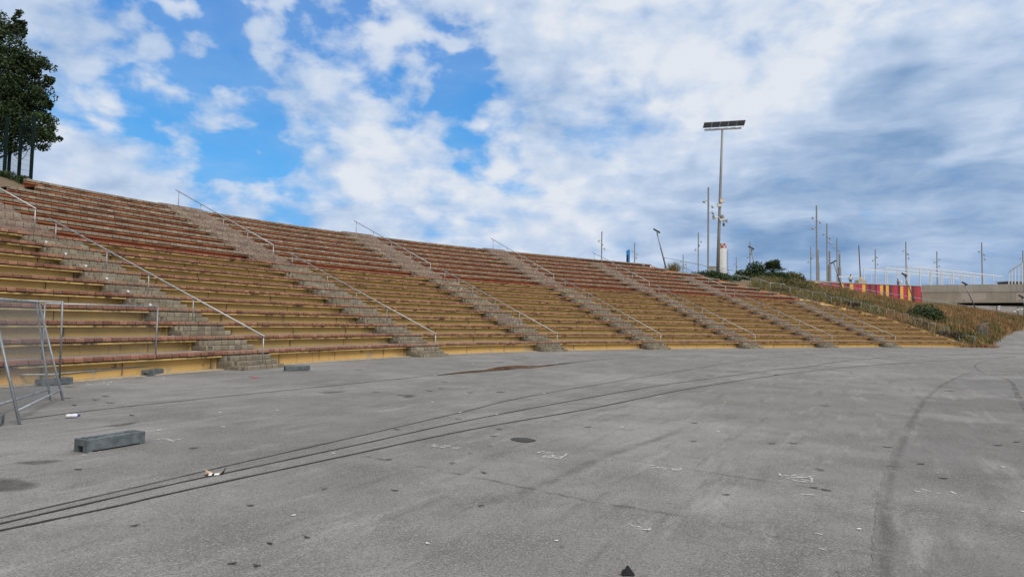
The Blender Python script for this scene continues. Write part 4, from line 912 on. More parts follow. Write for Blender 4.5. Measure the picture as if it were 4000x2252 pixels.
# ---------------------------------------------------------------- plants
def leaves(mb, c, r, n, size, flatten=1.0, tone=None, tri=False, hollow=.3, droop=0.0):
    for _ in range(n):
        while True:
            p = Vector((rnd.uniform(-1, 1), rnd.uniform(-1, 1), rnd.uniform(-1, 1)))
            if hollow < p.length < 1: break
        p = Vector((p.x * r[0], p.y * r[1], p.z * r[2])) + Vector(c)
        a = Vector((rnd.gauss(0, 1), rnd.gauss(0, 1), rnd.gauss(0, 1) * flatten - droop)).normalized()
        b = a.orthogonal().normalized(); b = (Matrix.Rotation(rnd.uniform(0, 6.28), 3, a) @ b)
        s = size * rnd.uniform(.6, 1.3); mb.tone = rnd.random() if tone is None else tone
        if tri: mb.tri(p - b*s*.25, p + b*s*.25, p + a*s)
        else: mb.quad(p - a*s*.5, p + b*s*.24, p + a*s*.5, p - b*s*.24)
def blade_tufts(mb, pts, nb, h, wdt, lean=.35):
    for (x, y, z, s) in pts:
        t0 = rnd.random()
        for _ in range(nb):
            ox, oy = rnd.gauss(0, .16*s), rnd.gauss(0, .16*s); hh = h * s * rnd.uniform(.45, 1.2)
            lx, ly = rnd.gauss(0, lean)*hh, rnd.gauss(0, lean)*hh; an = rnd.uniform(0, 3.14); w2 = wdt * rnd.uniform(.5, 1.2)
            mb.tone = min(1, max(0, t0 + rnd.uniform(-.25, .25)))
            mb.tri((x+ox-w2*math.cos(an), y+oy-w2*math.sin(an), z-.05), (x+ox+w2*math.cos(an), y+oy+w2*math.sin(an), z-.05), (x+ox+lx, y+oy+ly, z+hh))
G1, G2_, G3_ = [], [], []
for _ in range(15000):
    u = rnd.uniform(.22, 1.0); v = rnd.random() ** .9; x, y, z = loft(u, v)
    if u > .58 and u < .80 and v < .2 and rnd.random() < .25: continue
    nz = mnoise.noise(Vector((x*.16, y*.16, 11)))
    cl = mnoise.noise(Vector((x*.7, y*.7, 5)))
    green = (u > .60 and u < .79 and v < .22 + nz*.35 and rnd.random() < .62)
    olive = (u < .40 - v*.08 + nz*.22) or (nz < -.2 and rnd.random() < .6) or rnd.random() < .12
    s = 1.0 + .7 * cl + rnd.uniform(-.2, .2)
    if v > .8: s *= .6
    if s < .35: continue
    (G3_ if green else G2_ if olive else G1).append((x, y, z, s))
for pts, mn, nm, lab, h in ((G1, 'dry_grass', 'dry_grass', 'rusty brown dry grass covering the bank', .55), (G2_, 'olive_grass', 'olive_grass', 'olive and straw coloured weeds on the upper bank', .62), (G3_, 'green_weed', 'green_weeds', 'fresh green weeds at the foot of the bank', .5)):
    mb = MB(); blade_tufts(mb, pts, 11, h, .055)
    tag(mb.build(nm, M[mn], tone=True), lab, 'grass', kind='stuff')
def bush(name, c, r, n, size, mat, label, group=None, clumps=9, twigs=True, spread=1.0):
    base = empty(name, (c[0], c[1], c[2] - r[2]), label, 'bush' if 'palm' not in name else 'palm', group)
    mb = MB()
    for i in range(clumps):
        an = rnd.uniform(0, 6.28); f = rnd.uniform(.2, .75); h = rnd.uniform(-.6, .65)
        k = rnd.uniform(.32, .62)
        leaves(mb, (c[0]+math.cos(an)*f*r[0], c[1]+math.sin(an)*f*r[1], c[2]+h*r[2]), (r[0]*k, r[1]*k, r[2]*k), n//clumps, size, tri=(mat in ('olive_leaf', 'brown_twig')), tone=None)
    mb.build('foliage', M[mat], base, tone=True)
    if twigs:
        mb = MB()
        for i in range(9):
            an = rnd.uniform(0, 6.28); e = (c[0]+math.cos(an)*r[0]*.6, c[1]+math.sin(an)*r[1]*.6, c[2]+rnd.uniform(0, .7)*r[2])
            mb.tube([(c[0], c[1], c[2]-r[2]-.1), (lerp(c[0], e[0], .4), lerp(c[1], e[1], .4), c[2]-.2*r[2]), e], [.05, .03, .01], 5)
        mb.build('stem', M['bark'], base)
bush('leafy_bush', (29.6, 81.0, 8.0), (2.3, 1.5, 1.6), 9000, .26, 'bush_leaf', 'dark green bush left of the palm', clumps=14)
bush('leafy_bush', (32.2, 80.6, 7.35), (1.9, 1.0, 1.0), 4500, .24, 'bush_leaf', 'dark green bush hiding the trunk of the palm', clumps=12)
bush('leafy_bush', (26.0, 78.2, 7.05), (1.3, .9, .85), 1500, .2, 'bush_leaf', 'small green bush behind the white rail posts', clumps=7)
bush('creeper', (22.0, 74.0, 7.35), (2.4, .9, .55), 2600, .18, 'bush_leaf', 'low green creeper around the grey cabinet', clumps=12, twigs=False)
bush('creeper', (24.3, 75.4, 7.2), (1.6, .8, .5), 1500, .18, 'bush_leaf', 'low green creeper at the foot of the tall mast', clumps=8, twigs=False)
bush('feathery_shrub', (35.4, 82.5, 7.4), (2.3, 1.5, 1.1), 8000, .30, 'olive_leaf', 'tall olive feathery shrub right of the palm', clumps=18)
bush('feathery_shrub', (33.3, 79.0, 6.4), (2.6, 1.3, 1.0), 6000, .28, 'olive_leaf', 'olive shrub below the palm, behind the guard rails', clumps=14)
bush('dark_shrub', (46.9, 77.3, 3.0), (2.9, 1.6, 1.55), 8500, .24, 'bush_leaf', 'dark green shrub low on the bank behind the guard rails', clumps=16)
bush('leafy_bush', (41.6, 77.4, 4.4), (1.1, .9, .6), 1500, .2, 'green_weed', 'small bright green bush in the middle of the bank', clumps=8)
bush('brown_shrub', (30.2, 75.0, 5.6), (2.3, .9, .65), 3200, .2, 'brown_twig', 'brown dry shrub behind the upper guard rails', clumps=10)
bush('brown_shrub', (37.6, 75.4, 4.2), (2.2, .8, .6), 3200, .2, 'brown_twig', 'brown dry shrub behind the middle guard rails', clumps=10)
bush('brown_shrub', (46.6, 70.6, 1.0), (1.9, 1.3, .75), 4200, .18, 'brown_twig', 'brown twiggy shrub behind the lowest guard rail', clumps=12)
bush('brown_shrub', (44.5, 72.6, 1.9), (1.3, .9, .6), 2400, .18, 'brown_twig', 'brown twiggy shrub behind the third guard rail', clumps=9)
# pampas-like dry tuft
dt = empty('dry_tuft', (18.2, 74.4, 7.9), 'straw coloured tuft of grass by the leftmost leaning lamp', 'grass tuft')
mb = MB(); blade_tufts(mb, [(18.2 + rnd.gauss(0, .3), 74.4 + rnd.gauss(0, .2), 7.85, 1.0) for _ in range(26)], 12, .95, .035, .45); mb.build('blades', M['olive_grass'], dt, tone=True)
for i, (x, y, z, lab) in enumerate(((26.2, 73.3, 5.7, 'dry tuft beside the third row from the top'), (30.4, 73.6, 5.0, 'dry tuft beside the lowest terracotta rows'))):
    mb = MB(); blade_tufts(mb, [(x + rnd.gauss(0, .4), y + rnd.gauss(0, .2), z, 1.0) for _ in range(22)], 12, .5, .04, .5)
    tag(mb.build('dry_tuft', M['dry_grass'], org=(x, y, z), tone=True), lab, 'grass tuft')
for i, (x, y, z) in enumerate(((47.2, 68.1, .0), (48.6, 68.3, .0))):
    mb = MB(); blade_tufts(mb, [(x + rnd.gauss(0, .5), y + rnd.gauss(0, .12), z, 1.0) for _ in range(34)], 14, .42, .04, .5)
    tag(mb.build('dry_tuft', M['dry_grass'], org=(x, y, z), tone=True), ['dry tuft against the right end of the lowest row', 'dry tuft on the asphalt edge in front of the bank'][i], 'grass tuft')
# palm
pc = Vector((32.3, 82.0, 8.5))
pm = empty('fan_palm', (pc.x, pc.y, 6.8), 'short fan palm with a round dark green crown', 'palm')
mb = MB(); mb.tube([(pc.x, pc.y, 6.8), (pc.x+.05, pc.y, pc.z)], [.28, .2], 8); mb.build('trunk', M['bark'], pm)
mb = MB()
for i in range(72):
    an = rnd.uniform(0, 6.28); el = rnd.uniform(-.75, 1.45); L_ = rnd.uniform(1.2, 2.1)
    d = Vector((math.cos(an)*math.cos(el), math.sin(an)*math.cos(el), math.sin(el))); b_ = pc + d*L_*.55
    mb.tone = rnd.random() * .6; mb.tube([pc, b_], .018, 4, False)
    side = d.cross(Vector((0, 0, 1))); side = side.normalized() if side.length > .1 else Vector((1, 0, 0)); up = side.cross(d)
    for j in range(17):
        f = (j/16 - .5) * 2.5; tone = rnd.random(); mb.tone = tone
        dd = (d*math.cos(f) + side*math.sin(f)).normalized(); l2 = rnd.uniform(.75, 1.05) * (1 - .25*abs(f)/1.3)
        tip = b_ + dd*l2 + Vector((0, 0, -.22*l2)); n_ = dd.cross(up).normalized()*.055
        mb.quad(b_, b_ + dd*l2*.5 - n_, tip, b_ + dd*l2*.5 + n_)
mb.build('crown', M['palm_leaf'], pm, tone=True)
# broadleaf tree at the left edge
tr = empty('broadleaf_tree', (-30.2, 35.0, 8.0), 'dark leafy tree behind the green fence at the left edge', 'tree')
def tw(u, v, y=34.0): return ((u-2000)/FPX*y, y, EYE + (1222 + u*.02 - v)/FPX*y*1.0)
mb = MB()
mb.tube([(-30.2, 35, 7.6), (-30.0, 35, 10.5), (-29.4, 34.8, 13.5), (-28.6, 34.5, 16.5), (-28.3, 34.3, 19)], [.32, .27, .2, .12, .04], 8)
TB = [(10,95,34),(-60,80,75),(15,190,55),(60,230,50),(110,250,42),(55,345,75),(-20,300,120),(110,375,50),(60,455,70),(140,470,48),(175,515,34),(120,540,42),(55,535,55),(-10,500,95),(0,400,105),(-110,430,140),(-150,260,160),(-20,215,70),(150,300,26),(155,400,20),(-120,120,120),(-260,300,170),(-260,480,120),(30,110,16),(20,45,26)]
for (u, v, r_) in TB:
    if u < 150 and r_ > 30:
        e = Vector(tw(u, v)); s0 = Vector((-29.6, 34.9, min(e.z-1.2, 13.5)))
        mb.tube([s0, s0.lerp(e, .5) + Vector((0, 0, -.3)), e], [.11, .06, .015], 5)
mb.build('trunk', M['bark'], tr)
mb = MB()
for (u, v, r_) in TB:
    r_ *= .84; u -= 6
    c = tw(u, v); r2 = r_ * 34.0 / FPX
    nsub = max(4, int(r_ * .36))
    for q in range(nsub):
        a_ = rnd.uniform(0, 6.28); f = math.sqrt(rnd.random()) * .98; f2 = rnd.uniform(-.9, .9)
        cc_ = (c[0] + math.cos(a_)*f*r2, c[1] + f2*r2, c[2] + math.sin(a_)*f*r2)
        k = rnd.uniform(.26, .5) * (1 if r_ > 60 else 1.3)
        leaves(mb, cc_, (r2*k*1.1, r2*k*1.1, r2*k*.95), int(60 + r_*.7), .15, tri=False, hollow=0, droop=.25)
mb.build('crown', M['tree_leaf'], tr, tone=True)
bush('ivy_mound', (-26.6, 34.0, 8.3), (1.2, .9, .9), 2600, .12, 'bush_leaf', 'dark ivy mound at the foot of the green fence', clumps=9)
bush('ivy_mound', (-24.6, 31.9, 8.12), (1.1, .8, .34), 3600, .11, 'bush_leaf', 'dark low ivy over the earth at the top left end of the terraces', clumps=12, twigs=False)
bush('ivy_mound', (-25.6, 33.2, 8.0), (1.0, .5, .32), 900, .1, 'brown_twig', 'low dry ivy between the fence posts', clumps=6, twigs=False)
# step markers on the first flight
for k in (5, 6, 7, 8, 9, 10):
    mb = MB(); tl = aisle_t(0, qk(k), False); x, y = plan(tl + .42/BAY, qk(k) - .585); a_ = phi(tl)
    n_ = Vector((math.sin(a_), -math.cos(a_), 0)); mb.tube([Vector((x, y, zk(k) - .17)), Vector((x, y, zk(k) - .17)) + n_*.03], .045, 10)
    mb.build('marker', M['white_paint'], FL[0])

# ================================================================ masts and lamps
def horn(mb, c, d, L_=.75, r=.3):
    c = Vector(c); d = Vector(d).normalized()
    pr_ = [(0, .05), (.25, .06), (.45, .09), (.65, .15), (.82, .22), (.93, .28), (1.0, .31)]
    mb.tube([c + d*L_*p for p, _ in pr_], [q*r/.31 for _, q in pr_], 14, False)
    mb.tube([c + d*L_*p for p, _ in pr_[::-1]], [q*r/.31*.96 for _, q in pr_[::-1]], 14, False)
    mb.tube([c - d*.18, c + d*.02], .09, 10)
    mb.tube([c + d*.1, c + d*L_*.62], [.03, .07], 8)
mast = empty('floodlight_mast', (23.6, 76, 7.2), 'tall grey floodlight mast with five panels, horn speakers and cream boxes', 'floodlight mast')
mb = MB(); mb.tube([(23.60, 76, 7.2), (23.75, 76, 13), (23.93, 76, 19), (24.1, 76, 24.5)], [.20, .17, .145, .12], 14); mb.build('pole', M['pole'], mast, smooth=True)
mb = MB(); mb.obox((24.16, 76, 24.56), (1, 0, .072), (0, 1, 0), (-.072, 0, 1), 2.12, .09, .085); mb.build('crossbar', M['lamp_metal'], mast)
for i in range(5):
    c = Vector((22.3 + i*.965, 75.75, 24.93 + i*.078)); th = R(28)
    u = Vector((1, 0, .075)).normalized(); v = Vector((.12, -math.sin(th), math.cos(th))).normalized(); n_ = u.cross(v)
    mb = MB(); mb.obox(c, u, v, n_, .455, .32, .07); fp = mb.build('floodlight', M['lamp_metal'], mast)
    m2 = MB(); nn = n_ if n_.y < 0 else -n_; m2.obox(c + nn*.073, u, v, n_, .42, .285, .006); sub(m2, 'glass', M['glass_dark'], fp)
    m3 = MB(); m3.tube([c - v*.30 + u*.44, c - v*.30 + u*.44 - Vector((0, 0, .16)), c - v*.30 - u*.2 - Vector((0, 0, .2))], .018, 6); sub(m3, 'bracket', M['lamp_metal'], fp)
mb = MB(); mb.tube([(22.6, 75.9, 24.5), (22.75, 75.9, 24.28), (23.1, 75.9, 24.26), (23.3, 75.9, 24.5)], .012, 5); mb.tube([(25.4, 75.9, 24.62), (25.6, 75.9, 24.5), (25.9, 75.9, 24.6)], .012, 5); mb.build('cable', M['dark_metal'], mast)
for (x, z, a, b) in ((24.03, 16.12, .27, .19), (23.69, 15.58, .25, .16)):
    mb = MB(); mb.box(x-a, x+a, 75.6, 75.84, z-b, z+b); mb.box(x-a-.02, x+a+.02, 75.58, 75.86, z+b, z+b+.03); mb.tube([(x, 75.9, z-b-.1), (x, 75.9, z+b+.12)], .03, 6); mb.build('control_box', M['cream_box'], mast)
for c, d in (((23.66, 75.8, 14.15), (-1, -.25, 0)), ((23.70, 75.7, 14.12), (.05, -1, -.08)), ((23.9, 75.8, 13.85), (1, -.25, 0))):
    mb = MB(); horn(mb, c, d, .70); mb.build('horn_speaker', M['horn'], mast, smooth=True)
mb = MB(); mb.tube([(23.75, 76, 13.75), (24.0, 75.9, 13.9), (24.2, 75.9, 13.75), (24.25, 75.9, 13.5)], .035, 8); mb.tube([(24.25, 75.9, 13.55), (24.25, 75.9, 13.3)], .13, 10); mb.ball((24.25, 75.9, 13.28), .11, .11, .13, 10, 6); mb.build('camera_dome', M['pole'], mast, smooth=True)

def park_light(x, y, label, angs, top=25.2, rad=.14, heads=3):
    r0 = empty('light_pole', (x, y, PZ), label, 'light pole', 'tall light poles on the promenade')
    mb = MB(); mb.tube([(x, y, PZ), (x, y, top)], [rad*1.1, rad], 8); mb.tube([(x, y, top-3), (x, y, top-2.9)], rad*1.25, 8); mb.build('pole', M['pole'], r0)
    for i, (dz_, an) in enumerate(zip((2.3, 3.2, 4.3), angs)):
        d = Vector((math.cos(R(an)), math.sin(R(an)), 0)); c = Vector((x, y, top - dz_)); e = c + d*.62
        mb = MB(); mb.tube([c, e], .035, 5); mb.tube([e + Vector((0,0,.22)) , e + Vector((0,0,.08)) + d*.05, e - Vector((0,0,.12)) + d*.12, e - Vector((0,0,.27)) + d*.17], [.09, .10, .17, .28], 10)
        mb.build('lamp', M['lamp_metal'], r0, smooth=True)
PL = [(22.62,167.93,'first light pole from the left, above the sixth handrail',(180,-90,0)),(35.02,189.55,'second light pole from the left, right of the blue panel',(180,0,-60)),
(46.66,165.94,'light pole between the first leaning lamp and the tall mast',(0,-90,180)),(33.07,111.67,'tallest thin light pole, just left of the floodlight mast',(180,0,-30)),
(56.53,218.87,'very short distant light pole above the white ramp rail',(180,0,-60)),(75.71,223.48,'distant light pole between the white chimney and the bushes',(180,-90,0)),
(65.40,181.89,'light pole behind the second leaning lamp',(0,-90,180)),(86.35,191.24,'light pole left of the three grey chimneys',(0,-90,180)),
(58.15,126.24,'tall light pole in front of the first grey chimney',(180,0,180)),(70.60,148.24,'tall light pole left of the second grey chimney',(180,-60,0)),
(84.53,172.03,'light pole left of the third grey chimney',(180,-60,0)),(106.74,194.31,'light pole right of the rusty leaning pole',(-80,180,0)),
(105.18,176.53,'light pole rising through the left end of the white pergola',(180,-80,0)),(126.13,196.27,'light pole behind the middle of the white pergola',(0,180,0)),
(124.38,174.95,'light pole behind the right end of the white pergola',(180,-80,0)),(147.05,190.21,'last light pole at the right edge of the view',(180,0,-60))]
for x, y, lab, an in PL: park_light(x, y, lab, an, rad=.15)
LL = [((16.10,74,12.24),(17.28,74,7.7),'leftmost'),((31.05,86,11.97),(32.0,86,7.0),'second from the left'),((41.79,86,10.32),(42.95,86,6.7),'third from the left'),((55.72,94,9.53),(57.15,94,5.7),'fourth from the left'),((66.99,98,8.73),(68.6,98,5.0),'fifth from the left'),((77.69,101,7.11),(78.9,101,4.0),'rightmost')]
for tp, bs_, w_o in LL:
    r0 = empty('leaning_lamp', bs_, '%s of the leaning lamp posts on the bank' % w_o, 'lamp post', 'leaning lamp posts along the bank')
    A = Vector(bs_); B = Vector(tp); mb = MB(); d = (B-A).normalized(); mb.tube([A, A.lerp(B, .55), A.lerp(B, .96)], [.085, .075, .06], 8); mb.tube([A.lerp(B, .54), A.lerp(B, .56)], .10, 8); mb.build('pole', M['galv_dull'], r0, smooth=True)
    right = 1 if w_o == 'third from the left' else -1
    u = Vector((.80, -.3, -.45*right*-1)).normalized(); 
    if right == 1: u = Vector((.75, -.3, .5)).normalized()
    else: u = Vector((.75, -.3, -.5)).normalized()
    v = Vector((.3, .9, 0)).normalized(); v = (v - u*v.dot(u)).normalized(); n_ = u.cross(v)
    mb = MB(); c = B + Vector((-.02*right, 0, .0)); mb.obox(c, u, v, n_, .40, .22, .085); hd = mb.build('lamp_head', M['dark_metal'], r0)
    m2 = MB(); nn = n_ if n_.z < 0 else -n_; m2.obox(c + nn*.088 + u*(-.08), u, v, n_, .26, .18, .006); sub(m2, 'glass', M['glass_dark'], hd)

# rusty leaning pole in a concrete block
cb_ = empty('concrete_block', (57.4, 108.9, PZ), 'concrete ballast block on the promenade above the painted wall', 'concrete block')
mb = MB(); mb.box(56.68, 58.1, 108.3, 109.5, PZ, 9.56); mb.box(56.75, 58.03, 108.36, 109.44, 9.56, 9.72); mb.build('body', M['conc'], cb_)
mb = MB(); mb.tube([(57.36, 108.9, 9.72), (57.10, 108.9, 15.45)], [.10, .075], 7)
tag(mb.build('leaning_pole', M['rust'], org=(57.36, 108.9, 9.72)), 'thin rusty pole leaning left, standing in the concrete ballast block', 'pole')
mb = MB(); mb.ball((57.25, 108.7, 9.92), .22, .16, .20, 8, 6, .2); mb.ball((57.36, 108.75, 10.12), .14, .1, .22, 8, 6, .2)
tag(mb.build('yellow_sack', M['tile_yellow'], org=(57.25, 108.7, 9.72)), 'ochre sack at the foot of the rusty pole', 'sack')
# volleyball net
nt = empty('net', (61.1, 120, PZ), 'white net band on posts left of the person in the white shirt', 'net')
mb = MB(); mb.hexa([(59.3,120,10.98),(62.95,120,11.2),(62.95,120.03,11.2),(59.3,120.03,10.98)], [(59.3,120,11.2),(62.95,120,11.36),(62.95,120.03,11.36),(59.3,120.03,11.2)]); mb.build('band', M['white_paint'], nt)
for x in (59.3, 62.95): mb = MB(); mb.tube([(x, 120, PZ), (x, 120, 11.3)], .04, 6); mb.build('post', M['white_paint'], nt)
for i, (x, z) in enumerate(((68.2,11.8),(69.5,12.2),(70.8,12.1),(72.1,12.2),(73.4,12.4),(74.6,12.5),(75.8,12.6))):
    mb = MB(); mb.tube([(x, 128, PZ), (x, 128, z)], .07, 6); mb.box(x-.1, x+.1, 127.95, 128.05, z, z+.04)
    tag(mb.build('white_post', M['white_paint'], org=(x, 128, PZ)), 'thin white post left of the pergola, %s of seven' % ['first', 'second', 'third', 'fourth', 'fifth', 'sixth', 'last'][i], 'post', 'thin white posts left of the pergola')
# pergola
pg = empty('pergola', (69, 115, PZ), 'long white steel pergola on the promenade', 'pergola')
av, cv, ztp = Vector((3.22, 1.89, 0)), Vector((-2.0, 3.5, 0)), 12.78
def pp_(i, j): return Vector((69, 115.2, 0)) + av*i + cv*j
for j in range(3):
    for i in range(10):
        p = pp_(i, j); 
        if i == 9 and j: continue
        mb = MB(); mb.box(p.x-.06, p.x+.06, p.y-.06, p.y+.06, PZ, ztp - .08); mb.build('post', M['white_paint'], pg)
    a, b = pp_(-.05 if j else 0, j), pp_(9, j); c = (a+b)/2; mb = MB(); mb.obox((c.x, c.y, ztp), (b-a).normalized(), av.cross(Vector((0, 0, 1))).normalized(), (0, 0, 1), (b-a).length/2, .05, .075); mb.build('beam', M['white_paint'], pg)
for i in range(19):
    a, b = pp_(i/2, 0), pp_(i/2, 2); c = (a+b)/2; mb = MB(); mb.obox((c.x, c.y, ztp+.13), (b-a).normalized(), cv.cross(Vector((0, 0, 1))).normalized(), (0, 0, 1), (b-a).length/2, .018, .018); mb.build('rafter', M['white_paint'], pg)
pg2 = empty('pergola', (92.5, 123, PZ), 'second white pergola crossing in front at the right edge', 'pergola')
av2, cv2 = Vector((-2.45, -4.0, 0)), Vector((3.2, -1.0, 0))
for j in range(2):
    for i in range(5):
        p = Vector((92.0, 122.5, 0)) + av2*i + cv2*j; mb = MB(); mb.box(p.x-.06, p.x+.06, p.y-.06, p.y+.06, PZ, ztp-.08); mb.build('post', M['white_paint'], pg2)
    a = Vector((92.0, 122.5, 0)) + cv2*j; b = a + av2*4; c = (a+b)/2; mb = MB(); mb.obox((c.x, c.y, ztp), (b-a).normalized(), av2.cross(Vector((0, 0, 1))).normalized(), (0, 0, 1), (b-a).length/2, .07, .09); mb.build('beam', M['white_paint'], pg2)
dk = empty('dark_cabin', (97.5, 127, PZ), 'dark grey cabin behind the white pergola at the right edge', 'cabin')
mb = MB(); mb.box(95.4, 102, 127, 130, PZ, 11.3); mb.build('wall', M['dark_metal'], dk)
mb = MB(); mb.box(95.2, 102.2, 126.8, 130.2, 11.3, 11.45); mb.build('roof', M['pole'], dk)
mb = MB(); mb.box(97.0, 98.1, 126.96, 127, PZ, 11.1); mb.build('door', M['glass_dark'], dk)

# chimneys
for x, lab, zb, zt_, r1, r2 in ((694.1, 'first', 150, 177.4, 3.0, 1.7), (720.0, 'second', 146, 174.5, 3.5, 2.1), (742.7, 'third', 141, 170.3, 3.5, 2.1)):
    ch = empty('chimney', (x, 1500, 0), '%s of three distant grey power station chimneys' % lab, 'chimney', 'three distant power station chimneys')
    mb = MB(); mb.tube([(x, 1500, -5), (x, 1500, zb), (x, 1500, zb + .5)], [r1*1.12, r1, r2*1.15], 20); mb.build('shaft', M['chimney_dark'], ch, smooth=False)
    mb = MB(); mb.tube([(x, 1500, zb + .5), (x, 1500, zt_)], [r2, r2*.95], 16); mb.tube([(x, 1500, zt_), (x, 1500, zt_+1)], r2*1.1, 16); mb.build('flue', M['chimney_dark'], ch)
    mb = MB()
    for d in (-1.2, .2, 1.3): mb.tube([(x+d, 1500, zt_), (x+d, 1500, zt_ + rnd.uniform(2, 5))], .35, 6)
    mb.build('aerial', M['chk_red'], ch)
wc = empty('chimney', (253.6, 800, 0), 'pale round chimney with a red and white checked top, behind the floodlight mast', 'chimney')
mb = MB(); mb.tube([(253.6, 800, -5), (253.6, 800, 96.5)], [5.9, 5.15], 24); mb.build('shaft', M['chimney'], wc, smooth=True)
mb = MB()
for a in range(12):
    for l in range(2):
        mb.mi = (a + l) % 2; a0, a1 = a*math.pi/6, (a+1)*math.pi/6; z0_, z1_ = 96.5 + l*2.7, 99.2 + l*2.7
        p = [(253.6+5.3*math.cos(q), 800+5.3*math.sin(q)) for q in (a0, (a0+a1)/2, a1)]
        mb.quad(p[0]+(z0_,), p[1]+(z0_,), p[1]+(z1_,), p[0]+(z1_,)); mb.quad(p[1]+(z0_,), p[2]+(z0_,), p[2]+(z1_,), p[1]+(z1_,))
mb.build('checked_band', [M['chk_red'], M['chk_white']], wc)
mb = MB(); mb.tube([(260.0, 798, 60), (260.0, 798, 94)], .35, 6)
for q in range(8): mb.tube([(258.2, 798, 62+q*4), (260, 798, 62+q*4)], .3, 5)
mb.build('ladder', M['pole'], wc)
# blue panel beyond the crest
bp = empty('sign_pillar', (15.7, 90, 7.0), 'narrow blue and navy pillar rising behind the top row', 'sign pillar')
mb = MB(); mb.box(15.76, 15.98, 90, 90.3, 7.0, 11.9); mb.build('panel', M['blue_sign'], bp)
mb = MB(); mb.box(15.55, 15.757, 90, 90.3, 7.0, 11.15); mb.mi = 1; mb.box(15.55, 15.757, 90, 90.3, 11.153, 11.8); mb.build('side_panel', [M['navy'], M['blue_sign']], bp)
# cabinet
cbn = empty('cabinet', (23.2, 76.9, 7.2), 'grey electrical cabinet left of the tall mast', 'cabinet')
mb = MB(); mb.box(22.74, 23.70, 76.6, 77.2, 7.2, 8.58); mb.build('body', M['cabinet'], cbn)
mb = MB(); mb.hexa([(22.68,76.54,8.58),(23.76,76.54,8.58),(23.76,77.26,8.58),(22.68,77.26,8.58)], [(22.74,76.6,8.66),(23.70,76.6,8.66),(23.70,77.2,8.72),(22.74,77.2,8.72)]); mb.build('roof', M['cabinet'], cbn)
mb = MB(); mb.box(22.78, 23.66, 76.575, 76.598, 7.3, 8.53); dr_ = mb.build('door', M['cabinet'], cbn); m2 = MB(); m2.box(23.5, 23.54, 76.55, 76.573, 7.9, 8.05); sub(m2, 'handle', M['dark_metal'], dr_)
# white ramp rails on top
def top_rail(name, pts, posts, drop, label, mat='galv', rad=.03, group=None):
    r0 = empty(name, (pts[0][0], pts[0][1], pts[0][2]-drop), label, 'railing', group)
    mb = MB(); mb.tube(pts, rad, 7); mb.build('rail', M[mat], r0, smooth=True)
    for p in posts: mb = MB(); mb.tube([(p[0], p[1], p[2]-drop), (p[0], p[1], p[2])], rad*.85, 6); mb.build('post', M[mat], r0)
top_rail('ramp_rail', [(17.2,75.6,9.5),(17.5,76,9.46),(23.31,79,8.82)], [(17.5,76,9.46),(20.4,77.5,9.14),(23.31,79,8.82)], 1.6, 'sloping rail from the leftmost leaning lamp to the grey cabinet')
top_rail('ramp_rail', [(17.4,75.2,8.15),(23.2,78.2,7.85)], [], 0, 'lower sloping rail just above the terracotta end wall')
top_rail('ramp_rail', [(24.6,79.8,8.75),(25.05,80,8.73),(28.14,82,8.5)], [(26.5,81,8.6)], 1.3, 'sloping rail right of the tall mast, behind the creeper')
top_rail('ramp_rail', [(23.86,76,8.15),(25.94,76,7.56),(27.47,77,7.37)], [(23.86,76,8.13),(25.94,76,7.55)], 1.0, 'low rail with two posts in front of the tall mast')
top_rail('ramp_rail', [(27.9,75.3,7.2),(29.2,75.2,6.72),(31.0,75.1,6.6)], [(27.9,75.3,7.2),(29.3,75.2,6.7)], 1.0, 'short rail with two posts below the palm')
CR = [(37.48,87,8.0),(43.1,90,7.66),(52.63,94,6.95),(62.95,98,6.0),(68.73,100,5.5),(72.14,101,5.29)]
top_rail('crest_rail', CR, [tuple(Vector(CR[i]).lerp(Vector(CR[i+1]), f)) for i in range(5) for f in (0, .5)], 1.0, 'long rail running along the crest of the dry bank', 'galv', .04)
# crumpled fence panel and block at the foot of the bank
cp = empty('crumpled_fence', (52.4, 74, .3), 'bent mesh fence panel leaning in the weeds at the foot of the bank', 'fence panel')
mb = MB(); fr = [Vector(p) for p in ((52.44,74,.5),(52.45,73.9,1.6),(52.29,74.1,2.44),(52.6,74,2.52),(53.19,74,2.64),(53.14,74.1,1.9),(53.08,74,.7))]; mb.tube(fr, .03, 6); mb.tube([fr[2], (51.95,74.6,1.6), (51.86,74.8,.7)], .03, 6); mb.build('frame', M['galv_dull'], cp)
mb = MB()
for i in range(22):
    f = i/21; a = Vector((51.86,74.8,.7)).lerp(fr[0], f); b = Vector((51.95,74.6,1.6)).lerp(fr[1], f); c = Vector((52.25,74.15,2.4)).lerp(fr[2], f); mb.tube([a, b, c], .006, 3, False)
    c2_ = fr[2].lerp(fr[4], f); d2_ = fr[0].lerp(fr[6], f); mb.tube([d2_, c2_], .005, 3, False)
mb.build('mesh', M['galv_dull'], cp)

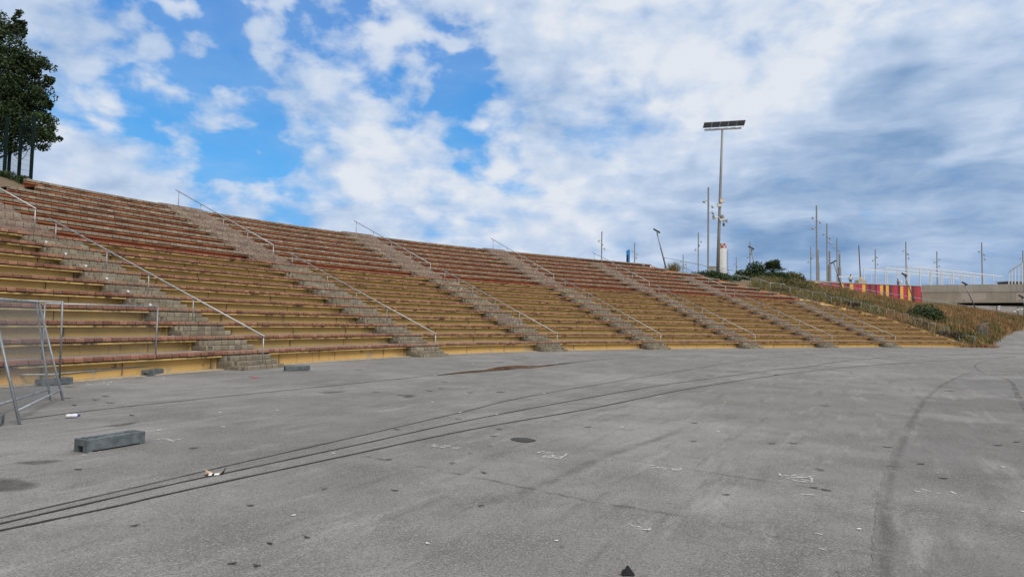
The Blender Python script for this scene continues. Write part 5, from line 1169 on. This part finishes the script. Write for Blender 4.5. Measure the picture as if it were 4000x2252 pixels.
# ================================================================ temporary fence and ballast feet
def fence_panel(fl, fr_, tl, tr_, label):
    fl, fr_, tl, tr_ = Vector(fl), Vector(fr_), Vector(tl), Vector(tr_)
    r0 = empty('fence_panel', tuple(fr_), label, 'fence panel', 'temporary mesh fence panels at the left')
    for a, b in ((fl, tl), (fr_, tr_)):
        mb = MB(); mb.tube([a, b + (b-a).normalized()*.015], .021, 10); mb.build('post', M['galv_dull'], r0, smooth=True)
    def at(u, v): return fl.lerp(fr_, u).lerp(tl.lerp(tr_, u), v)
    mb = MB(); mb.tube([at(0, .995), at(1, .995)], .02, 10); mb.build('top_rail', M['galv'], r0, smooth=True)
    mb = MB(); mb.tube([at(0, .10), at(1, .10)], .02, 10); mb.build('bottom_rail', M['galv'], r0, smooth=True)
    mb = MB(); W_ = (fr_-fl).length; n = int(W_/.052)
    for i in range(1, n): mb.tube([at(i/n, .10), at(i/n, .995)], .0016, 3, False)
    for v in (.24, .38, .52, .66, .80, .90): mb.tube([at(0, v), at(.5, v), at(1, v)], .0022, 3, False)
    mb.build('mesh', M['galv_dull'], r0)
fence_panel((-11.06,15.74,.02), (-10.05,18.85,.05), (-11.06,15.72,1.90), (-10.05,18.85,1.92), 'upright mesh fence panel standing along the foot of the terraces')
fence_panel((-13.75,14.7,.05), (-10.50,15.55,.05), (-13.5,14.3,1.98), (-10.33,15.25,1.93), 'mesh fence panel running off the left edge behind the leaning ones')
fence_panel((-7.75,9.68,.0), (-8.80,12.80,.0), (-8.60,10.33,1.87), (-9.64,13.446,1.872), 'leaning mesh fence panel, the farther of the two')
fence_panel((-7.26,9.93,.0), (-8.55,12.79,.0), (-8.18,10.42,1.88), (-9.468,13.278,1.882), 'leaning mesh fence panel, the nearer of the two')
def foot_block(c, rz, label, L_=.76, W_=.235, H_=.158, name='ballast_weight'):
    r0 = empty(name, c, label, 'fence foot', 'grey ballast feet of the fence', rz)
    l, w_, mb = L_/2, W_/2, MB()
    def bev(x0, x1, y0, y1, z0, z1, b=.006):
        mb.hexa([(x0,y0,z0),(x1,y0,z0),(x1,y1,z0),(x0,y1,z0)], [(x0,y0,z1-b),(x1,y0,z1-b),(x1,y1,z1-b),(x0,y1,z1-b)])
        mb.hexa([(x0,y0,z1-b-.0004),(x1,y0,z1-b-.0004),(x1,y1,z1-b-.0004),(x0,y1,z1-b-.0004)], [(x0+b,y0+b,z1),(x1-b,y0+b,z1),(x1-b,y1-b,z1),(x0+b,y1-b,z1)])
    bev(-l, l, -w_, w_, .078, H_)                               # upper body
    mb.box(-l+.07, l-.07, -w_+.001, w_-.001, .018, .0785)       # belly, clear of the ground
    for s in (-1, 1):
        x0, x1 = sorted((s*l, s*(l-.0705)))
        mb.box(x0, x1, -w_+.001, -w_*.42, 0, .0785); mb.box(x0, x1, w_*.42, w_-.001, 0, .0785)
        mb.box(min(s*(l-.05), s*(l-.069)), max(s*(l-.05), s*(l-.069)), -w_*.42, w_*.42, .01, .078)
    def to(mbx):
        M_ = Matrix.Rotation(rz, 4, 'Z'); return mbx
    o = mb.build('body', M['block'], None, org=(0, 0, 0)); o.parent = r0
    m2 = MB()
    for s in (-1, 1):
        for yy in (-.45, .45): 
            x = s*(l-.15); y = yy*w_
            m2.tube([(x, y, H_-.002), (x, y, H_+.0012)], .021, 12)
        m2.box(min(s*.05, s*.235), max(s*.05, s*.235), -.012, .012, H_-.002, H_+.0012)
        m2.box(min(s*(l-.035), s*(l-.06)), max(s*(l-.035), s*(l-.06)), -w_*.6, w_*.6, H_-.002, H_+.0012)
    o = m2.build('slot', M['recess_shade'], None, org=(0, 0, 0)); o.parent = r0  # flat dark plates: the shade of the holes painted on top
    for x_ in (l-.10, -l+.075):
        m3 = MB(); m3.box(x_, x_+.025, -w_*.8, w_*.8, H_, H_+.006)
        o = m3.build('rib', M['block'], None, org=(0, 0, 0)); o.parent = r0
    return r0
an = math.atan2(.70, .31); c0 = Vector((-5.01, 7.96, 0)) + Vector((.155, .35, 0)) + Vector((-.70, .31, 0)).normalized()*.118
foot_block(tuple(c0), an, 'loose grey ballast foot lying alone on the asphalt, nearest the camera')
foot_block((-9.95, 18.55, 0), R(92), 'grey ballast foot under the right end of the upright fence panel')
foot_block((-10.60, 15.52, 0), R(75), 'grey ballast foot where two fence panels meet')
foot_block((-7.78, 9.66, 0), R(28), 'grey ballast foot at the left edge under the leaning fence panels')
foot_block((-6.76, 21.10, 0), R(31), 'loose grey ballast foot lying right of the first stair flight')
foot_block((54.0, 76.0, gz(54, 76)), R(10), 'small dark ballast foot at the foot of the bank on the right', 1.0, .3, .2)
mb = MB(); mb.ball((53.3, 75.7, gz(53, 76)+.12), .28, .15, .12, 7, 5, .35); mb.ball((53.1, 75.7, gz(53, 76)+.26), .12, .1, .14, 6, 4, .3)
tag(mb.build('yellow_bag', M['yellow_bag'], org=(53.3, 75.7, gz(53, 76))), 'crumpled yellow bag at the foot of the bank', 'bag')

# green fence in front of the tree
def green_fence(posts, h, label, panels=True):
    r0 = empty('green_fence', tuple(posts[0]), label, 'fence')
    for p in posts:
        mb = MB(); mb.box(p[0]-.055, p[0]+.055, p[1]-.055, p[1]+.055, p[2]-.3, p[2]+h); mb.build('post', M['green_metal'], r0)
        mb = MB(); mb.box(p[0]-.065, p[0]+.065, p[1]-.065, p[1]+.065, p[2]+h, p[2]+h+.03); mb.build('cap', M['green_metal'], r0)
    for a, b in zip(posts, posts[1:]):
        a, b = Vector(a), Vector(b); mb = MB(); n = int((b-a).length / .055)
        for i in range(1, n):
            p = a.lerp(b, i/n); mb.tube([p + Vector((0, 0, .05)), p + Vector((0, 0, h-.05))], .0035, 3, False)
        for j in range(13):
            z = .1 + j * (h-.2)/12; mb.tube([a + Vector((0, 0, z)), b + Vector((0, 0, z))], .0045, 3, False)
        mb.build('mesh', M['green_metal'], r0)
F_ = [tuple(p) for p in TOP_FENCE]
green_fence([F_[3], F_[2], F_[1], F_[0]], 3.4, 'dark green mesh fence with three posts at the top of the terraces')
green_fence([F_[4], F_[5]], 3.4, 'dark green fence post and mesh running off the left edge')
mb = MB(); a = Vector(F_[1]) + Vector((0, -.1, 1.9)); b = Vector(F_[3]) + Vector((0, -.1, 2.0))
mb.tube([a.lerp(b, i/10) + Vector((0, 0, -1.0*math.sin(math.pi*i/10))) for i in range(11)], .012, 5)
tag(mb.build('hanging_cable', M['dark_metal'], org=tuple(a)), 'thin cable sagging between the green fence posts', 'cable')

# ================================================================ people on the promenade
def skin_body(name, joints, edges, radii, mat, parent, org):
    me = bpy.data.meshes.new(name); me.from_pydata([tuple(Vector(j)) for j in joints], edges, []); me.materials.append(mat)
    o = bpy.data.objects.new(name, me); COL.objects.link(o); o.parent = parent
    md = o.modifiers.new('skin', 'SKIN'); sk = me.skin_vertices[0].data if len(me.skin_vertices) else None
    if sk is None:
        o.data.skin_vertices
    for i, r_ in enumerate(radii): me.skin_vertices[0].data[i].radius = (r_, r_ * .85)
    me.skin_vertices[0].data[0].use_root = True
    o.modifiers.new('sub', 'SUBSURF').levels = 1; o.modifiers['sub'].render_levels = 1
    return o
def person(loc, rz, label, pose, shirt, legs):
    r0 = empty('person', loc, label, 'person', None, rz)
    J = [(0,0,.93),(0,0,1.12),(0,0,1.33),(0,0,1.46),(0,0,1.53),(0,.01,1.62),(0,.01,1.71)]
    E_ = [(0,1),(1,2),(2,3),(3,4),(4,5),(5,6)]; RR = [.155,.14,.16,.12,.055,.09,.075]
    for s in (-1, 1):
        sh, el, wr, hd = pose[0 if s < 0 else 1]; b = len(J)
        J += [(s*.18,0,1.42), el, wr, hd]; E_ += [(3,b),(b,b+1),(b+1,b+2),(b+2,b+3)]; RR += [.07,.05,.035,.04]
        b = len(J); J += [(s*.10,0,.86),(s*.13,.02*s,.48),(s*.14,0,.08),(s*.15,-.14,.04)]; E_ += [(0,b),(b,b+1),(b+1,b+2),(b+2,b+3)]; RR += [.095,.065,.045,.04]
    body = skin_body('body', J, E_, RR, M['skin'], r0, loc)
    JS = [(0,0,.90),(0,0,1.12),(0,0,1.33),(0,0,1.45)]; ES = [(0,1),(1,2),(2,3)]; RS = [.17,.16,.18,.12]
    for s in (-1, 1):
        sh, el, wr, hd = pose[0 if s < 0 else 1]; b = len(JS); m_ = tuple(Vector((s*.18,0,1.42)).lerp(Vector(el), .6)); JS += [(s*.18,0,1.42), m_]; ES += [(3,b),(b,b+1)]; RS += [.085,.07]
    skin_body('shirt', JS, ES, RS, shirt, r0, loc)
    JT = [(0,0,.93),(-.10,0,.84),(-.13,-.02,.5),(.10,0,.84),(.13,.02,.5)]; skin_body('shorts', JT, [(0,1),(1,2),(0,3),(3,4)], [.165,.11,.085,.11,.085], legs, r0, loc)
    mb = MB(); mb.ball((0, .03, 1.70), .095, .105, .10, 10, 7, .05); o = mb.build('hair', M['hair']); o.parent = r0
    return r0
person((55.35,108.2,PZ - .35), R(180), 'person in a white short-sleeved shirt seen from behind above the painted wall', [((0,0,0),(-.30,.02,1.16),(-.27,-.1,.92),(-.26,-.12,.84)), ((0,0,0),(.30,.02,1.16),(.30,-.06,.92),(.29,-.08,.84))], M['shirt'], M['trousers'])
p2 = person((65.1,111.6,PZ - .62), R(60), 'person in dark clothes carrying a white bag at the right end of the painted wall', [((0,0,0),(-.28,-.06,1.18),(-.22,-.24,1.02),(-.2,-.3,.98)), ((0,0,0),(.28,-.1,1.2),(.2,-.28,1.1),(.18,-.34,1.08))], M['trousers'], M['trousers'])
mb = MB(); mb.ball((65.5,111.4,9.75), .2, .14, .28, 8, 6, .15); mb.tube([(65.42,111.4,9.98),(65.3,111.4,10.12),(65.2,111.4,10.0)], .015, 5)
tag(mb.build('white_bag', M['shirt'], org=(65.5,111.4,9.5)), 'white bag carried by the person in dark clothes', 'bag')

# ================================================================ litter on the asphalt
def scrap(p, size, mat, name, label, cat, group, curl=.12, lng=2.6):
    x, y = p; z = gz(x, y) + .011; an = rnd.uniform(-.6, .6) + math.atan2(-x, y)*-0 ; d = Vector((math.cos(an), math.sin(an), 0)); s = Vector((-d.y, d.x, 0))
    n = 5; mb = MB(); L_ = size*lng/2; w_ = size*.42; prof = []
    for i in range(n + 1):
        f = i/n*2 - 1; wd2 = w_ * (1 - abs(f)**1.6 * .8) * rnd.uniform(.75, 1.2); zz = curl*size*(f*f*.8 + rnd.uniform(0, .25)); c = Vector((x, y, z)) + d*L_*f + s*rnd.uniform(-.2, .2)*size
        prof.append((c - s*wd2 + Vector((0, 0, zz)), c + Vector((0, 0, zz*.3)), c + s*wd2 + Vector((0, 0, zz*1.2))))
    for a, b in zip(prof, prof[1:]):
        mb.quad(a[0], b[0], b[1], a[1]); mb.quad(a[1], b[1], b[2], a[2])
    # give it a little thickness
    for a, b in zip(prof, prof[1:]): mb.quad(a[0]-Vector((0,0,.003)), b[0]-Vector((0,0,.003)), b[2]-Vector((0,0,.003)), a[2]-Vector((0,0,.003)))
    return tag(mb.build(name, M[mat], org=(x, y, z)), label, cat, group)
for p in DARK_BITS:
    dd = math.hypot(*p); scrap(p, min(.008 + .0028*dd, .13), 'leaf_dead', 'dead_leaf', 'small curled dark leaf lying on the grey asphalt', 'leaf', 'dark dead leaves scattered over the asphalt', lng=2.6 + min(dd, 30)*.05)
for p in WHITE_BITS:
    dd = math.hypot(*p); scrap(p, min(.010 + .0024*dd, .11), 'paper', 'paper_scrap', 'small white paper scrap lying on the grey asphalt', 'paper scrap', 'white paper scraps scattered over the asphalt', lng=1.6)
for p in YELLOW_BITS: scrap(p, .05, 'yellow_bag', 'paper_scrap', 'small yellow scrap lying on the right half of the asphalt', 'paper scrap', None, lng=1.8)
# a few more bits on the lowest treads and at the wall foot
for (t, q, k) in ((-.02, .75, 2), (-.05, .6, 1), (.83, .5, 2), (1.17, .6, 2), (-.17, .62, 1)):
    x, y = plan(t, (qk(k) if k else 0) + q); o = scrap((x, y), .07, 'paper', 'paper_scrap', 'white paper scrap lying on a brick tread of the grandstand', 'paper scrap', 'white scraps on the treads'); o.location.z = tz(k) + .01
# bottle
bt = empty('plastic_bottle', (-6.97, 10.62, 0), 'small crushed clear plastic bottle with a blue cap on the asphalt', 'bottle')
b0 = Vector((-7.04, 10.62, .032)); bd2 = Vector((.97, .22, .05)).normalized()
mb = MB(); mb.tube([b0 + bd2*s for s in (0, .01, .05, .08, .12, .15, .17)], [.02, .031, .033, .026, .032, .028, .014], 12); mb.build('body', M['clear_plastic'], bt, smooth=True)
mb = MB(); mb.tube([b0 + bd2*.168, b0 + bd2*.20], .017, 12); mb.build('cap', M['cap_blue'], bt)
# peel / wrapper
x, y = -3.05, 6.98
pe = empty('torn_wrapper', (x, y, 0), 'torn beige, black and white wrapper lying on the middle joint line', 'wrapper')
mb = MB(); mb.tri((x-.10, y, .012), (x-.035, y-.02, .012), (x-.105, y+.01, .058)); mb.tri((x-.035, y-.02, .012), (x+.0, y+.01, .02), (x-.105, y+.01, .058)); mb.tri((x-.10, y+.03, .012), (x-.02, y+.03, .015), (x-.095, y+.02, .055)); mb.quad((x+.01,y,.014),(x+.05,y+.01,.016),(x+.045,y+.02,.04),(x+.01,y+.02,.018)); mb.build('peel', M['beige'], pe)
mb = MB(); mb.quad((x-.055,y-.035,.011),(x-.02,y-.035,.012),(x-.02,y-.01,.03),(x-.05,y-.01,.026)); mb.quad((x+.0,y-.02,.012),(x+.045,y-.005,.012),(x+.04,y+.015,.026),(x+.0,y+.0,.024)); mb.build('print', M['paper'], pe)
mb = MB(); mb.quad((x-.095,y-.035,.011),(x-.055,y-.036,.011),(x-.05,y-.012,.026),(x-.08,y-.01,.02)); mb.quad((x-.02,y-.033,.012),(x+.0,y-.02,.012),(x+.0,y+.0,.024),(x-.02,y-.01,.03)); mb.tri((x+.05,y+.0,.012),(x+.085,y+.005,.012),(x+.105,y+.01,.075)); mb.tri((x+.088,y+.005,.062),(x+.115,y+.01,.076),(x+.10,y+.01,.082)); mb.build('scrap', M['black'], pe)
# black rubber wedge
x, y = .80, 4.45
mb = MB(); b = [(x-.036,y-.01,.006),(x+.042,y-.014,.006),(x+.045,y+.03,.006),(x-.03,y+.035,.006)]; tp_ = [(x-.004,y+.0,.062),(x+.002,y+.0,.062),(x+.004,y+.02,.06),(x-.006,y+.02,.06)]
mb.hexa(b, tp_); mb.hexa([(x-.045,y-.008,.005),(x-.02,y-.012,.005),(x-.02,y+.03,.005),(x-.042,y+.03,.005)], [(x-.04,y-.004,.03),(x-.022,y-.006,.04),(x-.022,y+.02,.04),(x-.038,y+.02,.028)])
tag(mb.build('rubber_wedge', M['stone'], org=(x, y, 0)), 'small black wedge-shaped chunk at the bottom edge of the picture', 'chunk')
x, y = -.15, 5.13
